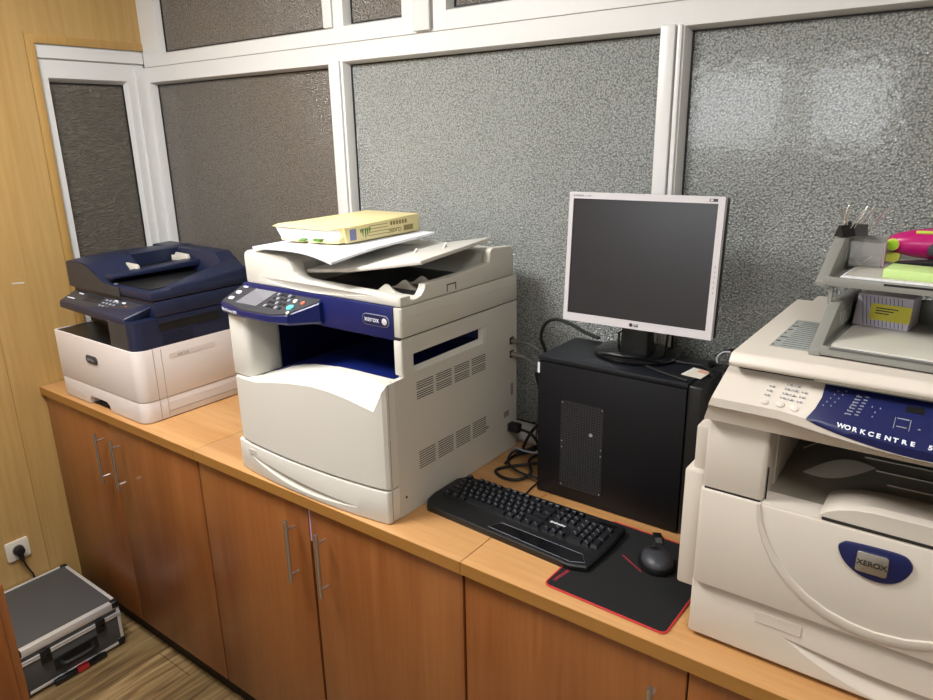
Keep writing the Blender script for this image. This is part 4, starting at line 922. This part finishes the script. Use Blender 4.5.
# ------------------------------------------------------------------ letter tray
def tier(par, z0, y0, name, dx=0):
    t = MB()
    Wd, Dp = .345, .245
    t.box(dx, dx+Wd, y0, y0+Dp, z0+.004, z0+.008); t.box(dx, dx+Wd, y0-.003, y0+.004, z0, z0+.014)
    for a_, b_ in ((dx-.012, dx+.004), (dx+Wd-.004, dx+Wd+.012)):
        t.prism([(y0-.004, z0-.002), (y0+.008, z0-.002), (y0+.06, z0+.004), (y0+Dp, z0+.004), (y0+Dp, z0+.062), (y0+.085, z0+.062), (y0-.004, z0+.006)], 'x', a_, b_)
    t.box(dx, dx+Wd, y0+Dp-.005, y0+Dp, z0+.004, z0+.050)
    return t.build(name, 'trayg', par, bevel=.0012)
lt = thing('letter_tray', 'grey two-tier letter tray on the lid of the beige copier', 'letter tray', (2.590, .085, .5495), rotz=math.radians(-3), local=True)
tier(lt, 0, 0, 'lower_tier'); tier(lt, .088, .082, 'upper_tier', -.022)
for x in (-.012, .315):
    MB().box(x-.003, x+.003, .085, .092, .058, .090).build('post', 'trayg', lt); MB().box(x-.003, x+.003, .25, .26, .060, .093).build('post', 'trayg', lt)
MB().box(.015, .15, -.0036, .0, .0105, .0135).build('grip_slot', 'trayd', lt); MB().box(.06, .22, .0784, .082, .097, .1).build('grip_slot', 'black', lt)
mb = MB()
for k in range(4):
    mb.box(.0038, .0046, .10+.022*k, .113+.022*k, .020, .045)
mb.build('wall_slot', 'label', lt)
mb = MB()
for k in range(4): mb.box(-.0184, -.0174, .19+.022*k, .203+.022*k, .11, .135)
mb.build('wall_slot', 'label', lt)
def tr(x, y, z):   # tray coordinates -> scene
    c, s = math.cos(math.radians(-3)), math.sin(math.radians(-3))
    return (2.590+x*c-y*s, .085+x*s+y*c, .5495+z)
def on_tray(name, label, cat, x, y, z, r=0, group=None): return thing(name, label, cat, tr(x, y, z), rotz=math.radians(-3+r)+1e-6, local=True, group=group)
t = on_tray('plastic_folder', 'shiny clear plastic folder filling the lower tray level', 'folder', .172, .124, .0086)
MB().box(-.158, .158, -.113, .105, 0, .0055).build('sleeve', 'film', t, bevel=.001); MB().box(-.155, .155, -.1165, .10, .0015, .0035).build('sheets', 'paper', t)
t = on_tray('card_box', 'silver striped card box with a yellow label in the lower tray', 'box', .051, .165, .0142, -5)
MB().hexa([(-.040, -.008, 0), (.040, -.008, 0), (.040, .055, 0), (-.040, .055, 0), (-.040, .006, .049), (.040, .006, .049), (.040, .055, .049), (-.040, .055, .049)]).build('carton', 'card', t, bevel=.001)
def bf(x, z, k=0): return (x, -.008+14/49*z-k, z)
def bquad(x0, x1, z0, z1, mat, name, par, k=.0006, sl=0):
    return MB().hexa([bf(x0, z0, -.0005), bf(x1, z0, -.0005), bf(x1+sl, z1, -.0005), bf(x0+sl, z1, -.0005), bf(x0, z0, k), bf(x1, z0, k), bf(x1+sl, z1, k), bf(x0+sl, z1, k)]).build(name, mat, par)
yl = bquad(-.018, .0405, .011, .036, 'yellow', 'yellow_label', t, .0010)
mb = MB()
for i in range(13):
    x0 = -.036+.0057*i
    mb.hexa([bf(x0, .002, -.0005), bf(x0+.0014, .002, -.0005), bf(x0-.008, .046, -.0005), bf(x0-.0094, .046, -.0005), bf(x0, .002, .0006), bf(x0+.0014, .002, .0006), bf(x0-.008, .046, .0006), bf(x0-.0094, .046, .0006)]) if x0 > -.028 else None
mb.build('stripes', 'violet', t)
mb = MB()
for i, z in enumerate((.029, .025, .021)):
    mb.hexa([bf(-.010, z, .0009), bf(.022-.006*i, z, .0009), bf(.022-.006*i, z+.0016, .0009), bf(-.010, z+.0016, .0009), bf(-.010, z, .0014), bf(.022-.006*i, z, .0014), bf(.022-.006*i, z+.0016, .0014), bf(-.010, z+.0016, .0014)])
mb.build('label_print', 'ink', yl)
t = on_tray('loose_sheets', 'white loose sheets lying in the upper tray level', 'paper', .15, .20, .0968)
MB().box(-.152, .152, -.112, .11, 0, .006).build('sheets', 'paper', t); MB().box(-.148, .148, -.105, .10, .006, .0075).build('top_sheet', 'film', t)
t = on_tray('sticky_notes', 'thick block of lime green sticky notes in the upper tray', 'sticky notes', .118, .135, .1042, -3)
MB().box(-.065, .065, -.03, .03, 0, .013).build('pad_block', 'lime', t, bevel=.0008)
t = on_tray('acrylic_box', 'small empty clear acrylic box in the upper tray left corner', 'box', .010, .205, .1042, 5)
mb = MB()
mb.box(-.024, .024, -.02, .02, 0, .002)
for q in ((-.024, .024, -.02, -.018), (-.024, .024, .018, .02), (-.024, -.022, -.018, .018), (.022, .024, -.018, .018)): mb.box(*q, .002, .040)
mb.build('walls', 'clear', t)
MB().box(.0242, .0262, -.019, .019, .002, .040).build('pink_side', 'pink', t)
t = on_tray('black_stapler', 'black low stapler lying under the magenta tool', 'stapler', .100, .19, .1042)
MB().box(-.05, .035, -.010, .010, 0, .008).build('base_plate', 'black', t, bevel=.002); MB().hexa([(-.05, -.008, .009), (.04, -.010, .010), (.04, .010, .010), (-.05, .008, .009), (-.045, -.006, .013), (.04, -.009, .024), (.04, .009, .024), (-.045, .006, .013)]).build('arm', 'black', t, bevel=.002)
t = on_tray('hand_tool', 'glossy magenta handheld tool with a lime green button, resting in the upper tray', 'tool', .122, .236, .1042)
mb = MB(); rs = []
for x, ry, zc, rz_ in ((-.090, .006, .036, .006), (-.088, .012, .036, .011), (-.078, .017, .036, .016), (-.055, .021, .037, .022), (-.02, .023, .038, .026), (.03, .024, .040, .028), (.08, .022, .040, .026), (.12, .015, .040, .018), (.13, .006, .040, .008)):
    rs.append([(x, ry*math.cos(2*PI*k/20), zc+rz_*math.sin(2*PI*k/20)) for k in range(20)])
mb.rings(rs).build('housing', 'magenta', t, sm=50)
MB().box(-.03, .10, -.018, .018, 0, .016).build('stand_foot', 'black', t, bevel=.004)
MB().cyl((-.080, -.021, .035), .0098, .010, 'y', 24).build('button_rim', 'limel', t, bevel=.001)
MB().cyl((-.080, -.0225, .035), .0075, .003, 'y', 24).build('round_button', 'limeb', t)
MB().tube([(-.050, -.012, .056), (-.02, -.016, .057), (.02, -.018, .054), (.08, -.018, .050)], .0028, 8, 5).build('lime_stripe', 'limel', t)
MB().prism(rrect(-.030, .06, .022, .041, .008), 'y', -.0275, -.016).build('rubber_grip', 'char', t, bevel=.002)
MB().hexa([(-.095, -.012, .008), (-.070, -.012, .004), (-.070, .004, .004), (-.095, .004, .008), (-.085, -.012, .022), (-.068, -.012, .020), (-.068, .004, .020), (-.085, .004, .022)]).build('nose_guide', 'limel', t)
# binder clips on the tray edge
def clip(x, y, z, rz, label, hs, lean=0):
    t = on_tray('binder_clip', label, 'binder clip', x-.020, y, z, rz, 'binder clips on the letter tray')
    MB().prism([(-.009, 0), (.009, 0), (.0015, .018), (-.0015, .018)], 'x', -.014, .014).build('clip_body', 'rubber', t)
    for hx_, dx_, dy_, L in hs:
        w_ = .0045
        MB().tube([(hx_-w_, 0, .001), (hx_-w_*.8+dx_*.5, dy_*.5, L*.55), (hx_-w_*.4+dx_, dy_, L), (hx_+dx_, dy_, L+.003), (hx_+w_*.4+dx_, dy_, L), (hx_+w_*.8+dx_*.5, dy_*.5, L*.55), (hx_+w_, 0, .001)], .001, 6).build('wire_handle', 'steel', t)
    return t
for args in ((-.010, .232, .1515, 90, 'leftmost black binder clip on the left wall of the upper tray', ((-.004, .004, .010, .040), (.004, -.01, .014, .041))),
             (-.004, .190, .1515, 60, 'middle black binder clip on the left wall of the upper tray', ((-.004, .010, .006, .046), (.006, .02, -.012, .045))),
             (.010, .210, .1515, 20, 'rightmost black binder clip of three at the tray wall, handles leaning right', ((.0, .020, .0, .045), (.008, .034, .002, .044)))): clip(*args[:4], args[4], args[5])
# ------------------------------------------------------------------ ceiling lamps
for i, (x, y) in enumerate(((1.15, -.62), (3.1, -.95))):
    t = thing('ceiling_light', ('left' if i == 0 else 'right')+' flat square panel light on the ceiling', 'light', (x, y, CE-.04), group='ceiling panel lights')
    MB().box(x-.31, x+.31, y-.31, y+.31, CE-.03, CE-.0005).build('housing', 'upvc', t); MB().box(x-.29, x+.29, y-.29, y+.29, CE-.034, CE-.03).build('diffuser', 'lamp', t)
    L = bpy.data.lights.new('panel_light', 'AREA'); L.shape = 'SQUARE'; L.size = .58; L.energy = (45, 12)[i]; L.color = (.985, .99, 1.0)
    lo = bpy.data.objects.new('panel_light', L); C.objects.link(lo); lo.location = (x, y, CE+H-.04)
for i, (a, b) in enumerate(((.78, 1.5), (1.62, 2.14))):
    L = bpy.data.lights.new('window_light', 'AREA'); L.shape = 'RECTANGLE'; L.size = b-a; L.size_y = .55; L.energy = 9*(b-a); L.color = (.92, .96, 1)
    lo = bpy.data.objects.new('window_light', L); C.objects.link(lo); lo.location = ((a+b)/2, RY+.02, 1.01+H); lo.rotation_euler = (PI/2, 0, 0); lo.rotation_euler = (-PI/2, 0, PI) if False else (PI/2, 0, 0)
L = bpy.data.lights.new('corridor_light', 'AREA'); L.size = .6; L.energy = 16; L.color = (1, .96, .9)
lo = bpy.data.objects.new('corridor_light', L); C.objects.link(lo); lo.location = (2.2, 1.4, CE+H-.05)
wd_ = bpy.data.worlds.new('World'); bpy.context.scene.world = wd_; wd_.use_nodes = True
wd_.node_tree.nodes['Background'].inputs[0].default_value = (.8, .9, 1, 1); wd_.node_tree.nodes['Background'].inputs[1].default_value = .3
# ------------------------------------------------------------------ camera
f, cx, cy, cz, yaw, pit, rol = 707.3965, 2.7753, -1.0348, .8739, .6442, -.2970, -.0189
cyw, syw, cp_, sp_ = math.cos(yaw), math.sin(yaw), math.cos(pit), math.sin(pit)
F = Vector((-syw*cp_, cyw*cp_, sp_)); R = Vector((cyw, syw, 0)); Uv = R.cross(F)
c, s = math.cos(rol), math.sin(rol); R2 = c*R+s*Uv; U2 = -s*R+c*Uv
cam = bpy.data.cameras.new('Camera'); cam.sensor_width = 36; cam.lens = f*36/933; cam.clip_start = .02
co = bpy.data.objects.new('Camera', cam); C.objects.link(co)
co.matrix_world = Matrix(((R2.x, U2.x, -F.x, cx), (R2.y, U2.y, -F.y, cy), (R2.z, U2.z, -F.z, cz+H), (0, 0, 0, 1)))
sc_ = bpy.context.scene; sc_.camera = co
sc_.view_settings.view_transform = 'Standard'; sc_.view_settings.look = 'None'; sc_.view_settings.exposure = 0.0; sc_.view_settings.gamma = 1
sc_.view_settings.use_curve_mapping = False
